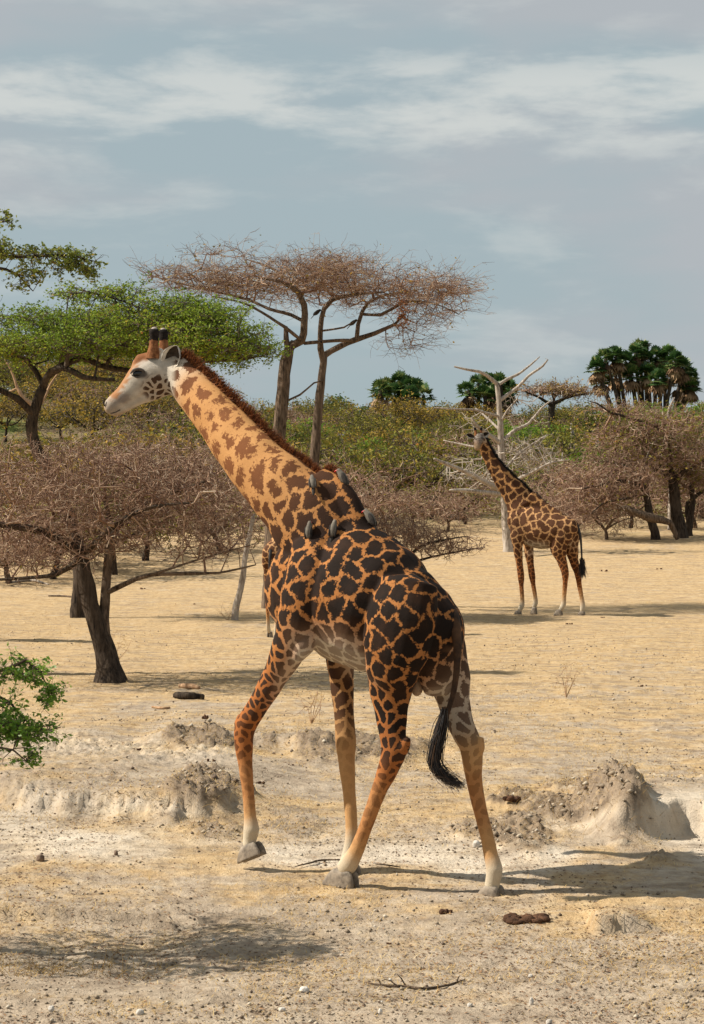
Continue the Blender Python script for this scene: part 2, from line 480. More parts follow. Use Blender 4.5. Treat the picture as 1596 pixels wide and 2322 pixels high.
def ground_material():
    m, b, node, link = new_mat('dry savanna ground', 0.97, 0.08)
    geo = node('ShaderNodeNewGeometry'); pos = geo.outputs['Position']
    sp = node('ShaderNodeSeparateXYZ'); link(pos, sp.inputs[0])
    def scaled(sx, sy, sz):
        mp = node('ShaderNodeMapping'); mp.inputs['Scale'].default_value = (sx, sy, sz); link(pos, mp.inputs['Vector']); return mp.outputs[0]
    big = noise_node(node, link, scaled(0.30, 0.42, 0), 1.0, 6, 0.62)
    mid = noise_node(node, link, scaled(1.3, 1.0, 0), 1.0, 7, 0.68)
    fine = noise_node(node, link, scaled(7, 5, 7), 1.0, 7, 0.72)
    grain = noise_node(node, link, scaled(34, 26, 34), 1.0, 4, 0.75)
    soil = ramp_node(node, link, fine, [(0.28, (0.22, 0.165, 0.115)), (0.50, (0.37, 0.295, 0.215)), (0.72, (0.47, 0.39, 0.295))])
    straw = ramp_node(node, link, fine, [(0.28, (0.30, 0.19, 0.09)), (0.52, (0.46, 0.325, 0.175)), (0.75, (0.57, 0.44, 0.265))])
    mid2 = noise_node(node, link, scaled(3.0, 1.7, 0), 1.0, 6, 0.7)
    # straw cover: patches up close, more of it out on the plain
    cover = math_node(node, link, 'ADD', math_node(node, link, 'MULTIPLY', big, 0.75), math_node(node, link, 'ADD', math_node(node, link, 'MULTIPLY', mid, 0.40), math_node(node, link, 'MULTIPLY', mid2, 0.55)))
    cover = math_node(node, link, 'SUBTRACT', cover, 0.20)
    plain = map_node(node, link, sp.outputs['Y'], 19.0, 42.0, 0.0, 0.17)
    front = map_node(node, link, math_node(node, link, 'ADD', sp.outputs['Y'], math_node(node, link, 'MULTIPLY', mid, 0.9)), 13.1, 13.45, -0.13, 0.0)
    cover = math_node(node, link, 'ADD', math_node(node, link, 'ADD', cover, plain), front)
    fc = map_node(node, link, cover, 0.57, 0.74)
    col = mix_node(node, link, fc, soil, straw)
    ap = node('ShaderNodeAttribute'); ap.attribute_name = 'pale'
    col = mix_node(node, link, math_node(node, link, 'MULTIPLY', ap.outputs['Fac'], map_node(node, link, mid, 0.3, 0.62, 0.35, 0.95)), col,
                   mix_node(node, link, fine, (0.45, 0.375, 0.285), (0.70, 0.615, 0.495)))
    ar = node('ShaderNodeAttribute'); ar.attribute_name = 'rough'
    crumb = ramp_node(node, link, fine, [(0.34, (0.10, 0.072, 0.05)), (0.55, (0.26, 0.195, 0.135)), (0.72, (0.42, 0.29, 0.15))])
    col = mix_node(node, link, map_node(node, link, ar.outputs['Fac'], 0.05, 0.75, 0, 0.92), col, crumb)
    # grey soil and litter showing through the straw in streaks
    st = noise_node(node, link, scaled(0.9, 2.3, 0), 1.0, 8, 0.74)
    col = mix_node(node, link, map_node(node, link, st, 0.46, 0.64, 0.0, 0.72), col, ramp_node(node, link, fine, [(0.35, (0.16, 0.12, 0.085)), (0.65, (0.32, 0.25, 0.18))]))
    st2 = noise_node(node, link, scaled(1.1, 2.9, 4.0), 1.0, 8, 0.76)
    col = mix_node(node, link, map_node(node, link, st2, 0.54, 0.68, 0.0, 0.55), col, (0.56, 0.475, 0.355))
    # dark litter specks
    speck = map_node(node, link, grain, 0.60, 0.70)
    col = mix_node(node, link, math_node(node, link, 'MULTIPLY', speck, map_node(node, link, mid, 0.40, 0.65, 0.25, 0.75)), col, (0.11, 0.072, 0.048))
    lsp = map_node(node, link, grain, 0.27, 0.38, 1.0, 0.0)
    col = mix_node(node, link, math_node(node, link, 'MULTIPLY', lsp, 0.35), col, (0.62, 0.54, 0.42))
    # hillside: grass and herbs between the bushes
    hf = map_node(node, link, math_node(node, link, 'ADD', sp.outputs['Y'], math_node(node, link, 'MULTIPLY', big, 40.0)), 104.0, 135.0)
    hn = noise_node(node, link, scaled(0.07, 0.05, 0), 1.0, 5, 0.6)
    hn2 = noise_node(node, link, scaled(1.6, 1.2, 0), 1.0, 5, 0.7)
    green = ramp_node(node, link, hn2, [(0.3, (0.055, 0.075, 0.016)), (0.55, (0.12, 0.15, 0.03)), (0.75, (0.22, 0.20, 0.05))])
    brown = ramp_node(node, link, hn2, [(0.3, (0.10, 0.07, 0.045)), (0.6, (0.22, 0.16, 0.095)), (0.8, (0.33, 0.25, 0.15))])
    hill = mix_node(node, link, map_node(node, link, hn, 0.40, 0.56), brown, green)
    col = mix_node(node, link, hf, col, hill)
    link(col, b.inputs['Base Color'])
    h = math_node(node, link, 'ADD', math_node(node, link, 'MULTIPLY', fine, 1.0), math_node(node, link, 'MULTIPLY', grain, 0.45))
    bump_node(node, link, h, 0.85, 0.045, b)
    return m


# ------------------------------------------------------------------ ground
def build_ground():
    ys = [-20, -8, 0, 4, 7, 9]
    y = 9.6
    while y < 420:
        ys.append(y)
        y += min(max(0.024, y * y / (CAM_H * 1991) * 1.15), 0.5 if y < 70 else 1.0 + (y - 70) * 0.02)
    ys = np.array(ys)
    s = np.linspace(-1, 1, 330)
    outer = np.array([1.06, 1.15, 1.3, 1.5, 1.8, 2.3, 3.2, 5, 9])
    s = np.concatenate([-outer[::-1], s, outer])
    half = np.maximum(ys, 6) * 0.19 + 0.6
    X = s[None, :] * half[:, None]; Y = np.repeat(ys[:, None], len(s), 1)
    z, rough, pale = terrain_all(X.ravel(), Y.ravel())
    V = np.stack([X.ravel(), Y.ravel(), z], 1)
    nr, nc = X.shape
    i = np.arange(nr - 1)[:, None] * nc + np.arange(nc - 1)[None, :]
    i = i.ravel()
    F = np.stack([i, i + 1, i + 1 + nc, i + nc], 1)
    me = mesh_np('ground', V, F, True)
    fattr(me, 'rough', rough); fattr(me, 'pale', pale)
    o = add_mesh('ground', me, ground_material()); o['kind'] = 'structure'
    return o

ground = build_ground()
GBVH = BVHTree.FromPolygons([v.co.copy() for v in ground.data.vertices], [tuple(p.vertices) for p in ground.data.polygons])

# ------------------------------------------------------------------ giraffes
class Frame:
    """ground origin and heading of an animal; turns an outline point plus a sideways offset into a 3-D point"""
    def __init__(self, ox, oy, yaw):
        self.o = Vector((ox, oy, 0)); self.c = math.cos(math.radians(yaw)); self.s = math.sin(math.radians(yaw))
        self.H = Vector((-self.c, self.s, 0)); self.L = Vector((-self.s, -self.c, 0))
    def pt(self, px, py, v=0.0):
        k = (px - CX) / K
        u = (self.o.x - v * self.s - k * self.o.y + k * v * self.c) / (self.c + k * self.s)
        Y = self.o.y + u * self.s - v * self.c
        return P(px, py, Y)
    def uvw(self, u, v, w):
        p = self.o + self.H * u + self.L * v; return Vector((p.x, p.y, w))


def loft(rings, side_axis, N=20):
    """closed tube through rings (centre, half width sideways, half depth); rings are ellipses across the path"""
    V = []; n = len(rings)
    for i, (c, ra, rb) in enumerate(rings):
        t = (rings[min(i + 1, n - 1)][0] - rings[max(i - 1, 0)][0]).normalized()
        a = side_axis - t * side_axis.dot(t); a.normalize(); b = t.cross(a)
        for k in range(N):
            w = 2 * math.pi * k / N
            V.append(c + a * (math.cos(w) * ra) + b * (math.sin(w) * rb))
    F = []
    for i in range(n - 1):
        for k in range(N):
            k2 = (k + 1) % N
            F.append((i * N + k, i * N + k2, (i + 1) * N + k2, (i + 1) * N + k))
    F3 = []
    for i, sgn in ((0, 1), (n - 1, -1)):
        c, ra, rb = rings[i]
        j = 1 if i == 0 else n - 2
        V.append(c + (c - rings[j][0]).normalized() * min(ra, rb) * 0.45)
        ci = len(V) - 1
        for k in range(N):
            k2 = (k + 1) % N
            F3.append((i * N + k2, i * N + k, ci) if sgn > 0 else (i * N + k, i * N + k2, ci))
    return V, F, F3


def resample(rings, step=0.05):
    pts = [r[0] for r in rings]; out = []
    n = len(pts)
    for i in range(n - 1):
        p0, p1, p2, p3 = pts[max(i - 1, 0)], pts[i], pts[i + 1], pts[min(i + 2, n - 1)]
        m = max(1, int(round((p2 - p1).length / step)))
        for k in range(m):
            t = k / m
            q = 0.5 * ((2 * p1) + (p2 - p0) * t + (2 * p0 - 5 * p1 + 4 * p2 - p3) * t * t + (3 * p1 - p0 - 3 * p2 + p3) * t ** 3)
            e = t * t * (3 - 2 * t)
            out.append((q, rings[i][1] * (1 - e) + rings[i + 1][1] * e, rings[i][2] * (1 - e) + rings[i + 1][2] * e, i + t))
    out.append((pts[-1], rings[-1][1], rings[-1][2], n - 1))
    return out


TAN = np.array([0.53, 0.275, 0.105]); ORANGE = np.array([0.40, 0.165, 0.05]); RUST = np.array([0.38, 0.135, 0.04])
CREAM = np.array([0.60, 0.53, 0.42]); SAND = np.array([0.52, 0.30, 0.13]); DUST = np.array([0.56, 0.49, 0.37])
CHEST = np.array([0.20, 0.076, 0.028]); DARK = np.array([0.015, 0.0095, 0.007]); BROWN = np.array([0.060, 0.026, 0.013])
SPOTLEG = np.array([0.075, 0.028, 0.012])


def coat_material():
    m, b, node, link = new_mat('giraffe coat', 0.8, 0.10)
    sp = node('ShaderNodeAttribute'); sp.attribute_name = 'spot'
    st = node('ShaderNodeAttribute'); st.attribute_name = 'strength'
    cb = node('ShaderNodeAttribute'); cb.attribute_name = 'col_base'
    cs = node('ShaderNodeAttribute'); cs.attribute_name = 'col_spot'
    tc = node('ShaderNodeTexCoord')
    n1 = noise_node(node, link, tc.outputs['Object'], 30, 3, 0.6)
    n2 = noise_node(node, link, tc.outputs['Object'], 95, 2, 0.6)
    s = math_node(node, link, 'ADD', sp.outputs['Fac'], math_node(node, link, 'MULTIPLY', math_node(node, link, 'SUBTRACT', n1, 0.5), 0.95))
    s = math_node(node, link, 'ADD', s, math_node(node, link, 'MULTIPLY', math_node(node, link, 'SUBTRACT', n2, 0.5), 0.42))
    mask = math_node(node, link, 'MULTIPLY', map_node(node, link, s, -0.05, 0.075), st.outputs['Fac'])
    n3 = noise_node(node, link, tc.outputs['Object'], 3.5, 4, 0.6)
    n4 = noise_node(node, link, tc.outputs['Object'], 150, 2, 0.5)
    base = mix_node(node, link, map_node(node, link, n3, 0.3, 0.75, 0.0, 0.35), cb.outputs['Color'], mix_node(node, link, 1.0, cb.outputs['Color'], (0.72, 0.62, 0.52), 'MULTIPLY'))
    # patches are a little browner towards the middle of some of them
    spotc = mix_node(node, link, map_node(node, link, n3, 0.45, 0.72, 0.0, 0.30), cs.outputs['Color'], CHEST_T)
    col = mix_node(node, link, mask, base, spotc)
    col = mix_node(node, link, map_node(node, link, n4, 0.3, 0.7, 0.0, 0.22), col, mix_node(node, link, 1.0, col, (0.55, 0.5, 0.45), 'MULTIPLY'))
    link(col, b.inputs['Base Color'])
    b.inputs['Sheen Weight'].default_value = 0.0
    bump_node(node, link, math_node(node, link, 'ADD', n4, math_node(node, link, 'MULTIPLY', n1, 0.5)), 0.30, 0.012, b)
    return m
CHEST_T = (0.07, 0.03, 0.014)
M['coat'] = coat_material()


def remesh(V, F, F3, voxel, smooth_it):
    me = bpy.data.meshes.new('tmp')
    me.from_pydata([tuple(v) for v in V], [], [tuple(f) for f in F] + [tuple(f) for f in F3])
    o = bpy.data.objects.new('tmp', me); COL.objects.link(o)
    r = o.modifiers.new('r', 'REMESH'); r.mode = 'VOXEL'; r.voxel_size = voxel; r.use_smooth_shade = True
    s = o.modifiers.new('s', 'SMOOTH'); s.factor = 0.5; s.iterations = smooth_it
    dg = bpy.context.evaluated_depsgraph_get(); dg.update()
    out = bpy.data.meshes.new_from_object(o.evaluated_get(dg))
    bpy.data.objects.remove(o); bpy.data.meshes.remove(me)
    return out


def build_giraffe(name, label, group, fr, parts, ground_pt, voxel, smooth_it, hand_seeds=(), seed=3, size=1.0, belly_w=1.75, paint=None):
    """parts: list of dict(rings, axis, attr=[per control ring (spot radius, gap, base, spot, strength)])"""
    V, F, F3 = [], [], []
    samples = []
    for p in parts:
        rs = resample(p['rings'], 0.05 * size)
        v, f, f3 = loft([(q, a, b) for q, a, b, _ in rs], p['axis'])
        o = len(V); V += v; F += [tuple(i + o for i in x) for x in f]; F3 += [tuple(i + o for i in x) for x in f3]
        for (q, a, b, t) in rs:
            i = min(int(t), len(p['attr']) - 2); e = t - i
            A, B = p['attr'][i], p['attr'][i + 1]
            samples.append((q, (a + b) / 2, [A[0] * (1 - e) + B[0] * e, A[1] * (1 - e) + B[1] * e, A[4] * (1 - e) + B[4] * e],
                            A[2] * (1 - e) + B[2] * e, A[3] * (1 - e) + B[3] * e))
    me = remesh(V, F, F3, voxel, smooth_it)
    n = len(me.vertices)
    co = np.empty(n * 3, np.float32); me.vertices.foreach_get('co', co); co = co.reshape(-1, 3).astype(float)
    no = np.empty(n * 3, np.float32); me.vertices.foreach_get('normal', no); no = no.reshape(-1, 3)
    sp = np.array([tuple(s[0]) for s in samples]); sr = np.array([s[1] for s in samples])
    sa = np.array([s[2] for s in samples]); sb = np.array([s[3] for s in samples]); ss = np.array([s[4] for s in samples])
    att = np.zeros((n, 3)); base = np.zeros((n, 3)); spot = np.zeros((n, 3))
    for a in range(0, n, 8000):
        d = np.linalg.norm(co[a:a + 8000, None] - sp[None], axis=2) / np.maximum(sr[None], 0.03 * size)
        w = 1.0 / (0.05 + d ** 5)
        w /= w.sum(1, keepdims=True)
        att[a:a + 8000] = w @ sa; base[a:a + 8000] = w @ sb; spot[a:a + 8000] = w @ ss
    R = att[:, 0] * size; gap = att[:, 1]; strength = att[:, 2]
    # belly and the inside of the thighs: cream, with the patches washed out
    rel = (co[:, 2] - ground_pt.z) / size
    inner = sstep(-no[:, 2], 0.25, 0.8) * sstep(rel, 1.2, 1.5) * (1 - sstep(rel, belly_w + 0.15, belly_w + 0.5))
    low = sstep(np.abs(no[:, 2]), 0, 1) * 0
    uu = (co - np.array(fr.o)) @ np.array(fr.H) / size; vv = np.abs((co - np.array(fr.o)) @ np.array(fr.L)) / size
    side = (1 - sstep(rel, belly_w - 0.05, belly_w + 0.30)) * sstep(rel, 1.45, 1.6) * sstep(uu, -.30, -.02) * (1 - sstep(uu, .30, .55))
    inner = inner * np.clip(sstep(uu, -.5, -.2) + (1 - sstep(vv, .05, .2)), 0, 1)
    wh = np.clip(inner * 0.6 + side * 0.8 + low, 0, 1)
    base = base * (1 - wh[:, None]) + CREAM * wh[:, None]
    spot = spot * (1 - 0.75 * wh[:, None]) + BROWN * 2.2 * 0.75 * wh[:, None]
    strength = strength * (1 - 0.45 * wh)
    R = R * (1 - 0.35 * wh); gap = gap + 0.12 * wh
    if paint is not None: base, spot, strength, R, gap = paint(co, no, base, spot, strength, R, gap)
    # seeds of the patches, spaced by the local patch size
    rng = np.random.default_rng(seed)
    bvh = BVHTree.FromPolygons([tuple(c) for c in co], [tuple(p.vertices) for p in me.polygons])
    seeds, srad, sgrp = [], [], []
    for gi, (px, py) in enumerate(h[:2] for h in hand_seeds):
        d = P(px, py, 10.0) - Vector((0, 0, CAM_H))
        hit = bvh.ray_cast(Vector((0, 0, CAM_H)), d.normalized())
        if hit[0] is not None:
            j = int(np.argmin(((co - np.array(hit[0])) ** 2).sum(1)))
            seeds.append(co[j]); srad.append(R[j] * 0.8); sgrp.append(10000 + (hand_seeds[gi][2] if len(hand_seeds[gi]) > 2 else gi + 100))
    hand_n = len(seeds)
    S = np.zeros((6000, 3)); SR = np.zeros(6000); ns = hand_n
    if hand_n: S[:ns] = np.array(seeds); SR[:ns] = np.array(srad)
    order = rng.permutation(n)[:16000]
    for j in order:
        if ns >= 5990: break
        r = R[j]
        if ns:
            d2 = ((S[:ns] - co[j]) ** 2).sum(1)
            lim = np.maximum(0.5 * (r + SR[:ns]), 0.0) * 0.98
            if hand_n: lim[:hand_n] *= 1.08
            if (d2 < lim * lim).any(): continue
        S[ns] = co[j]; SR[ns] = r * rng.uniform(0.85, 1.1); sgrp.append(ns); ns += 1
    S = S[:ns]; SR = SR[:ns]; grp = np.array(sgrp)
    # fuse a few neighbours so that patches vary in shape
    for j in range(hand_n, ns):
        if rng.random() < 0.14:
            k = np.argsort(((S - S[j]) ** 2).sum(1))[1]
            if k >= hand_n: grp[j] = grp[k]
    edge = np.zeros(n)
    for a in range(0, n, 4000):
        q = co[a:a + 4000] + 0.018 * size * np.sin(co[a:a + 4000][:, [1, 2, 0]] * 31 / size)
        d = np.sqrt(((q[:, None] - S[None]) ** 2).sum(2)) / np.sqrt(SR / SR.mean())[None]
        k = min(7, ns - 1)
        idx = np.argpartition(d, k, axis=1)[:, :k + 1]
        dd = np.take_along_axis(d, idx, 1); o = np.argsort(dd, 1)
        idx = np.take_along_axis(idx, o, 1); dd = np.take_along_axis(dd, o, 1)
        g = grp[idx]; other = np.where(g != g[:, :1], dd, 9e9).min(1)
        edge[a:a + 4000] = (np.minimum(other, dd[:, 0] + 2.0) - dd[:, 0]) / np.maximum(R[a:a + 4000], 0.02)
    fattr(me, 'spot', edge - gap); fattr(me, 'strength', np.clip(strength, 0, 1))
    cattr(me, 'col_base', base); cattr(me, 'col_spot', spot)
    root = empty(name, ground_pt, label, 'giraffe', group)
    me.name = 'body'
    body = add_mesh('body', me, M['coat'], root)
    return root, body, bvh


def strands(name, mat, parent, starts, dirs, length, width, rng, droop=0.0, segs=3, curl=0.3, label=None):
    """many tapered hair strands as narrow three-sided spikes in one mesh"""
    starts = np.asarray(starts, float); d = np.asarray(dirs, float); n = len(starts)
    d /= np.linalg.norm(d, axis=1, keepdims=True)
    length = np.asarray(length, float).reshape(-1, 1) * np.ones((n, 1))
    parts = []; p = starts
    bend = rng.normal(0, curl, (n, 3)); rn = rng.random(n); rnd = []
    for i in range(segs):
        d = d + bend / segs; d[:, 2] -= droop / segs
        d /= np.linalg.norm(d, axis=1, keepdims=True)
        q = p + d * length / segs
        w0 = width * (1 - i / segs * 0.8); w1 = width * (1 - (i + 1) / segs * 0.8)
        parts.append(edges_tubes(p, q, w0, w1)); rnd.append(np.repeat(rn, 6)); p = q
    V, F = merge(parts)
    me = mesh_np(name, V, F); fattr(me, 'rnd', np.concatenate(rnd))
    o = add_mesh(name, me, mat, parent, 'stuff')
    if label: o['label'] = label
    return o


def hoof_mesh(toe, heel, top, lat, width, split=True):
    """cloven hoof: two rounded wedges, toe and heel points on the sole, top = centre of the coronet"""
    fwd = toe - heel; L = fwd.length; f = fwd.normalized()
    up = f.cross(lat); up = up if up.z > 0 else -up
    up.normalize()
    hh = (top - (toe + heel) / 2).dot(up)
    parts = []
    for s in (-1, 1):
        rows = []
        # outline of one claw seen from the side: (along, height)
        for (a0, a1, h, wsc) in ((0.0, 1.0, 0.0, 1.0), (0.0, 1.02, 0.12, 1.05), (0.01, 0.93, 0.45, 1.0), (0.06, 0.78, 0.85, 0.86), (0.14, 0.66, 1.08, 0.6)):
            ring = []
            for k in range(14):
                w = 2 * math.pi * k / 14
                ca, sa = math.cos(w), math.sin(w)
                al = (a0 + a1) / 2 + (a1 - a0) / 2 * math.copysign(abs(ca) ** 0.8, ca)
                taper = 1 - 0.35 * max(0.0, al - 0.55) / 0.45
                ll = s * width * 0.27 + math.copysign(abs(sa) ** 0.8, sa) * width * 0.245 * wsc * taper
                ring.append(heel + f * (al * L) + lat * ll + up * (h * hh))
            rows.append(ring)
        V = [tuple(v) for r in rows for v in r]
        F = []
        for i in range(len(rows) - 1):
            for k in range(14):
                k2 = (k + 1) % 14
                F.append((i * 14 + k, i * 14 + k2, (i + 1) * 14 + k2, (i + 1) * 14 + k))
        base = len(V)
        V.append(tuple(sum(rows[0], Vector()) / 14)); V.append(tuple(sum(rows[-1], Vector()) / 14))
        for k in range(0, 14, 2):
            F.append((k, base, (k + 2) % 14, (k + 1) % 14)); o = (len(rows) - 1) * 14
            F.append((o + k, o + (k + 1) % 14, o + (k + 2) % 14, base + 1))
        parts.append((np.array(V), np.array(F)))
    V, F = merge(parts)
    return mesh_np('hoof', V, F, True)


def ellipsoid(c, ax, ay, az, nu=16, nv=10):
    """ellipsoid with given half-axis vectors"""
    V = [c + az]
    for i in range(1, nv):
        t = math.pi * i / nv
        for k in range(nu):
            w = 2 * math.pi * k / nu
            V.append(c + az * math.cos(t) + (ax * math.cos(w) + ay * math.sin(w)) * math.sin(t))
    V.append(c - az)
    F = []; T = []
    for k in range(nu):
        T.append((0, 1 + k, 1 + (k + 1) % nu))
        T.append((len(V) - 1, 1 + (nv - 2) * nu + (k + 1) % nu, 1 + (nv - 2) * nu + k))
    for i in range(nv - 2):
        for k in range(nu):
            k2 = (k + 1) % nu
            F.append((1 + i * nu + k, 1 + (i + 1) * nu + k, 1 + (i + 1) * nu + k2, 1 + i * nu + k2))
    return np.array([tuple(v) for v in V]), F, T


def ell_mesh(name, c, ax, ay, az, nu=16, nv=10):
    V, F, T = ellipsoid(c, ax, ay, az, nu, nv)
    return mesh_np(name, V, [np.array(F), np.array(T)], True)


def ear_obj(parent, base, tip, face, width):
    """leaf-shaped cupped ear with thickness; face = the way the hollow looks"""
    ax = tip - base; L = ax.length; a = ax.normalized()
    f = (face - a * face.dot(a)).normalized(); s = a.cross(f)
    prof = [(0.0, 0.22), (0.10, 0.42), (0.25, 0.78), (0.45, 1.0), (0.65, 0.92), (0.82, 0.62), (0.94, 0.28), (1.0, 0.04)]
    m = 9; V = []
    for layer in (0, 1):
        for (t, w) in prof:
            for j in range(m):
                q = (j / (m - 1)) * 2 - 1
                cup = (1 - abs(q) ** 2.2) * 0.55 * width * min(1, w * 1.1)
                V.append(base + a * (t * L) + s * (q * width * 0.5 * w) - f * (cup + layer * 0.007) )
    nl = len(prof) * m; F = []; mi = []
    for layer in (0, 1):
        for i in range(len(prof) - 1):
            for j in range(m - 1):
                q = layer * nl + i * m + j
                F.append((q, q + 1, q + m + 1, q + m) if layer == 0 else (q, q + m, q + m + 1, q + 1))
                mi.append(1 if layer == 0 and 1 <= j <= m - 4 and 1 <= i <= 5 else 0)
    for i in range(len(prof) - 1):
        for j in (0, m - 1):
            q = i * m + j; F.append((q, q + m, nl + q + m, nl + q)); mi.append(0)
    me = mesh_np('ear', [tuple(v) for v in V], np.array(F), True)
    o = add_mesh('ear', me, [M['ear_white'], M['ear_dark']], parent)
    me.polygons.foreach_set('material_index', np.array(mi, np.int32))
    return o


def ossicone(parent, base, tip, r):
    d = tip - base
    pts = [base - d * 0.3, base, base + d * 0.3, base + d * 0.58]
    V, F = tube(*smooth_line(pts, [r * 1.7, r * 1.35, r * 1.05, r * 0.92], 0.015), 12)
    o = add_mesh('ossicone', mesh_np('ossicone', V, F, True), M['horn_fur'], parent)
    pts = [base + d * 0.48, base + d * 0.66, base + d * 0.86, base + d * 0.97]
    V, F = tube(*smooth_line(pts, [r * 0.95, r * 1.05, r * 1.18, r * 0.9], 0.01), 12, 0.12, 2)
    k = add_mesh('horn_tuft', mesh_np('horn_tuft', V, F, True), M['black_fur'], o)
    c = base + d * 0.97
    u = d.normalized(); x = u.cross(Vector((0, 1, 0.1))).normalized(); y = u.cross(x)
    add_mesh('horn_tip', ell_mesh('horn_tip', c, x * r * 0.72, y * r * 0.72, u * r * 0.55, 12, 8), M['horn_bald'], o)
    return o


def px_len(px, Y): return px / K * Y


def ring_px(fr, cx, cy, v, hw, ra):
    c = fr.pt(cx, cy, v); return (c, ra, px_len(hw, c.y))


def ring_pair(top, bot, Y, ra):
    a, b = P(*top, Y), P(*bot, Y); return ((a + b) / 2, ra, (a - b).length / 2)


# ---------- the walking giraffe
fr = Frame(0.15, 14.95, 40)
BODY = (0.128, 0.125, ORANGE, DARK, 1.0)
REAR = (0.128, 0.09, ORANGE * 0.92, DARK * 0.9, 1.0)
NECKA = (0.205, 0.19, TAN, CHEST, 1.0)
torso = dict(axis=fr.L, rings=[(fr.uvw(u, 0, w), ra, rb) for (u, w, rb, ra) in (
    (-.76, 1.93, .14, .14), (-.69, 1.92, .23, .24), (-.54, 1.92, .33, .31), (-.34, 1.96, .41, .33), (-.10, 2.04, .50, .44),
    (.16, 2.14, .54, .45), (.40, 2.21, .54, .315), (.71, 2.21, .47, .27), (.88, 2.22, .33, .20), (.97, 2.24, .19, .13))],
    attr=[REAR, REAR, REAR, REAR, (0.122, 0.13, ORANGE, DARK, 1.0), BODY, BODY, (0.135, 0.18, ORANGE * 1.1, DARK * 1.5, 1.0), (0.14, 0.18, TAN * 0.9, BROWN, 1.0), (0.13, 0.18, TAN * 0.9, BROWN, 1.0)])
withers = dict(axis=fr.L, rings=[(fr.uvw(u, 0, w), ra, rb) for (u, w, rb, ra) in (
    (-.34, 2.22, .12, .13), (-.10, 2.37, .16, .14), (.14, 2.55, .18, .14), (.35, 2.83, .19, .12), (.54, 2.93, .19, .14))],
    attr=[BODY] * 4 + [(0.17, 0.15, ORANGE, BROWN, 1.0)])
neck = dict(axis=fr.L, rings=[
    ring_pair((788, 1165), (705, 1335), 15.14, .22), ring_pair((752, 1090), (655, 1275), 15.27, .235), ring_pair((700, 1053), (592, 1185), 15.40, .215),
    ring_pair((640, 1012), (534, 1112), 15.55, .18), ring_pair((580, 954), (490, 1048), 15.72, .16),
    ring_pair((520, 898), (453, 985), 15.90, .142), ring_pair((465, 846), (421, 935), 16.08, .13),
    ring_pair((432, 816), (398, 902), 16.2, .122), ring_pair((402, 802), (378, 894), 16.27, .115)],
    attr=[BODY, (0.15, 0.16, TAN * 0.85, BROWN, 1.0), (0.19, 0.17, TAN * 0.95, CHEST * 0.7, 1.0), NECKA, NECKA, NECKA, (0.18, 0.22, TAN, CHEST, 1.0), (0.15, 0.26, CREAM * 0.95, BROWN, 1.0), (0.10, 0.38, CREAM * 0.9, BROWN, .9)])
HEADY = 16.27
headax = Vector((0.15, -1, 0))
def hr(cx, cy, half, ra, Y=HEADY): return (P(cx, cy, Y), ra, px_len(half, Y))
GREY = np.array([0.46, 0.40, 0.33]); FACE = np.array([0.56, 0.51, 0.44]); MUZ = np.array([0.42, 0.29, 0.17])
head = dict(axis=headax, rings=[hr(398, 838, 36, .105), hr(375, 845, 45, .125), hr(347, 850, 47, .128), hr(325, 861, 41, .118), hr(304, 880, 32, .098),
                                hr(284, 898, 25.5, .082), hr(265, 913, 22.5, .076), hr(253, 923, 20.5, .074), hr(244, 931, 14, .06)],
    attr=[(0.065, 0.45, CREAM * 0.9, BROWN, 0.9), (0.06, 0.45, FACE, BROWN, 1.0), (0.06, 0.5, FACE, BROWN, .8), (0.055, 0.55, FACE, BROWN, .5), (0.05, .5, FACE * 0.95, BROWN, .25),
          (0.05, .5, GREY, BROWN, .1), (0.05, .5, GREY * 0.85, BROWN, 0), (0.05, .5, MUZ, BROWN, 0), (.05, .5, MUZ, BROWN, 0)])
jaw = dict(axis=headax, rings=[hr(385, 868, 26, .07), hr(350, 888, 19, .06), hr(310, 905, 15, .05), hr(275, 925, 14, .05), hr(256, 936, 11, .045)],
    attr=[(0.06, .45, CREAM, BROWN, .9), (0.05, .45, FACE, BROWN, .9), (0.05, .5, FACE, BROWN, .3), (0.05, .5, GREY, BROWN, 0), (0.05, .5, MUZ, BROWN, 0)])
FORE = np.array([0.30, 0.125, 0.045])
brow = dict(axis=headax, rings=[hr(354, 808, 12, .07), hr(338, 813, 15, .075), hr(318, 817, 15, .06), hr(308, 838, 12, .052), hr(294, 863, 10, .045), hr(275, 889, 8, .04)],
    attr=[(0.06, .6, FORE, BROWN, .4), (0.06, .6, FORE, BROWN, .4), (0.06, .6, FORE * 0.8, BROWN, .3), (0.06, .6, FORE, BROWN, .2), (0.06, .6, FORE * 1.1, BROWN, .1), (.06, .6, FORE * 1.2, BROWN, 0)])
hornbase = dict(axis=headax, rings=[hr(362, 828, 22, .095), hr(358, 808, 18, .08), hr(358, 792, 13, .065)],
    attr=[(0.06, .5, FORE * 1.3, BROWN, .5), (0.06, .5, FORE, BROWN, .5), (0.06, .5, FORE, BROWN, .3)])
LEG_U = (0.072, 0.33, ORANGE, DARK * 2, 1.0); LEG_M = (0.05, 0.46, RUST, DARK * 2.2, .95); KNEE = (0.052, 0.48, RUST * 0.95, SPOTLEG, .8)
SHIN = (0.065, 0.42, RUST * .55 + SAND * .42, SPOTLEG, .35); SHIN2 = (0.06, 0.45, SAND, SPOTLEG, .06); FET = (0.06, 0.5, DUST, BROWN, .0)
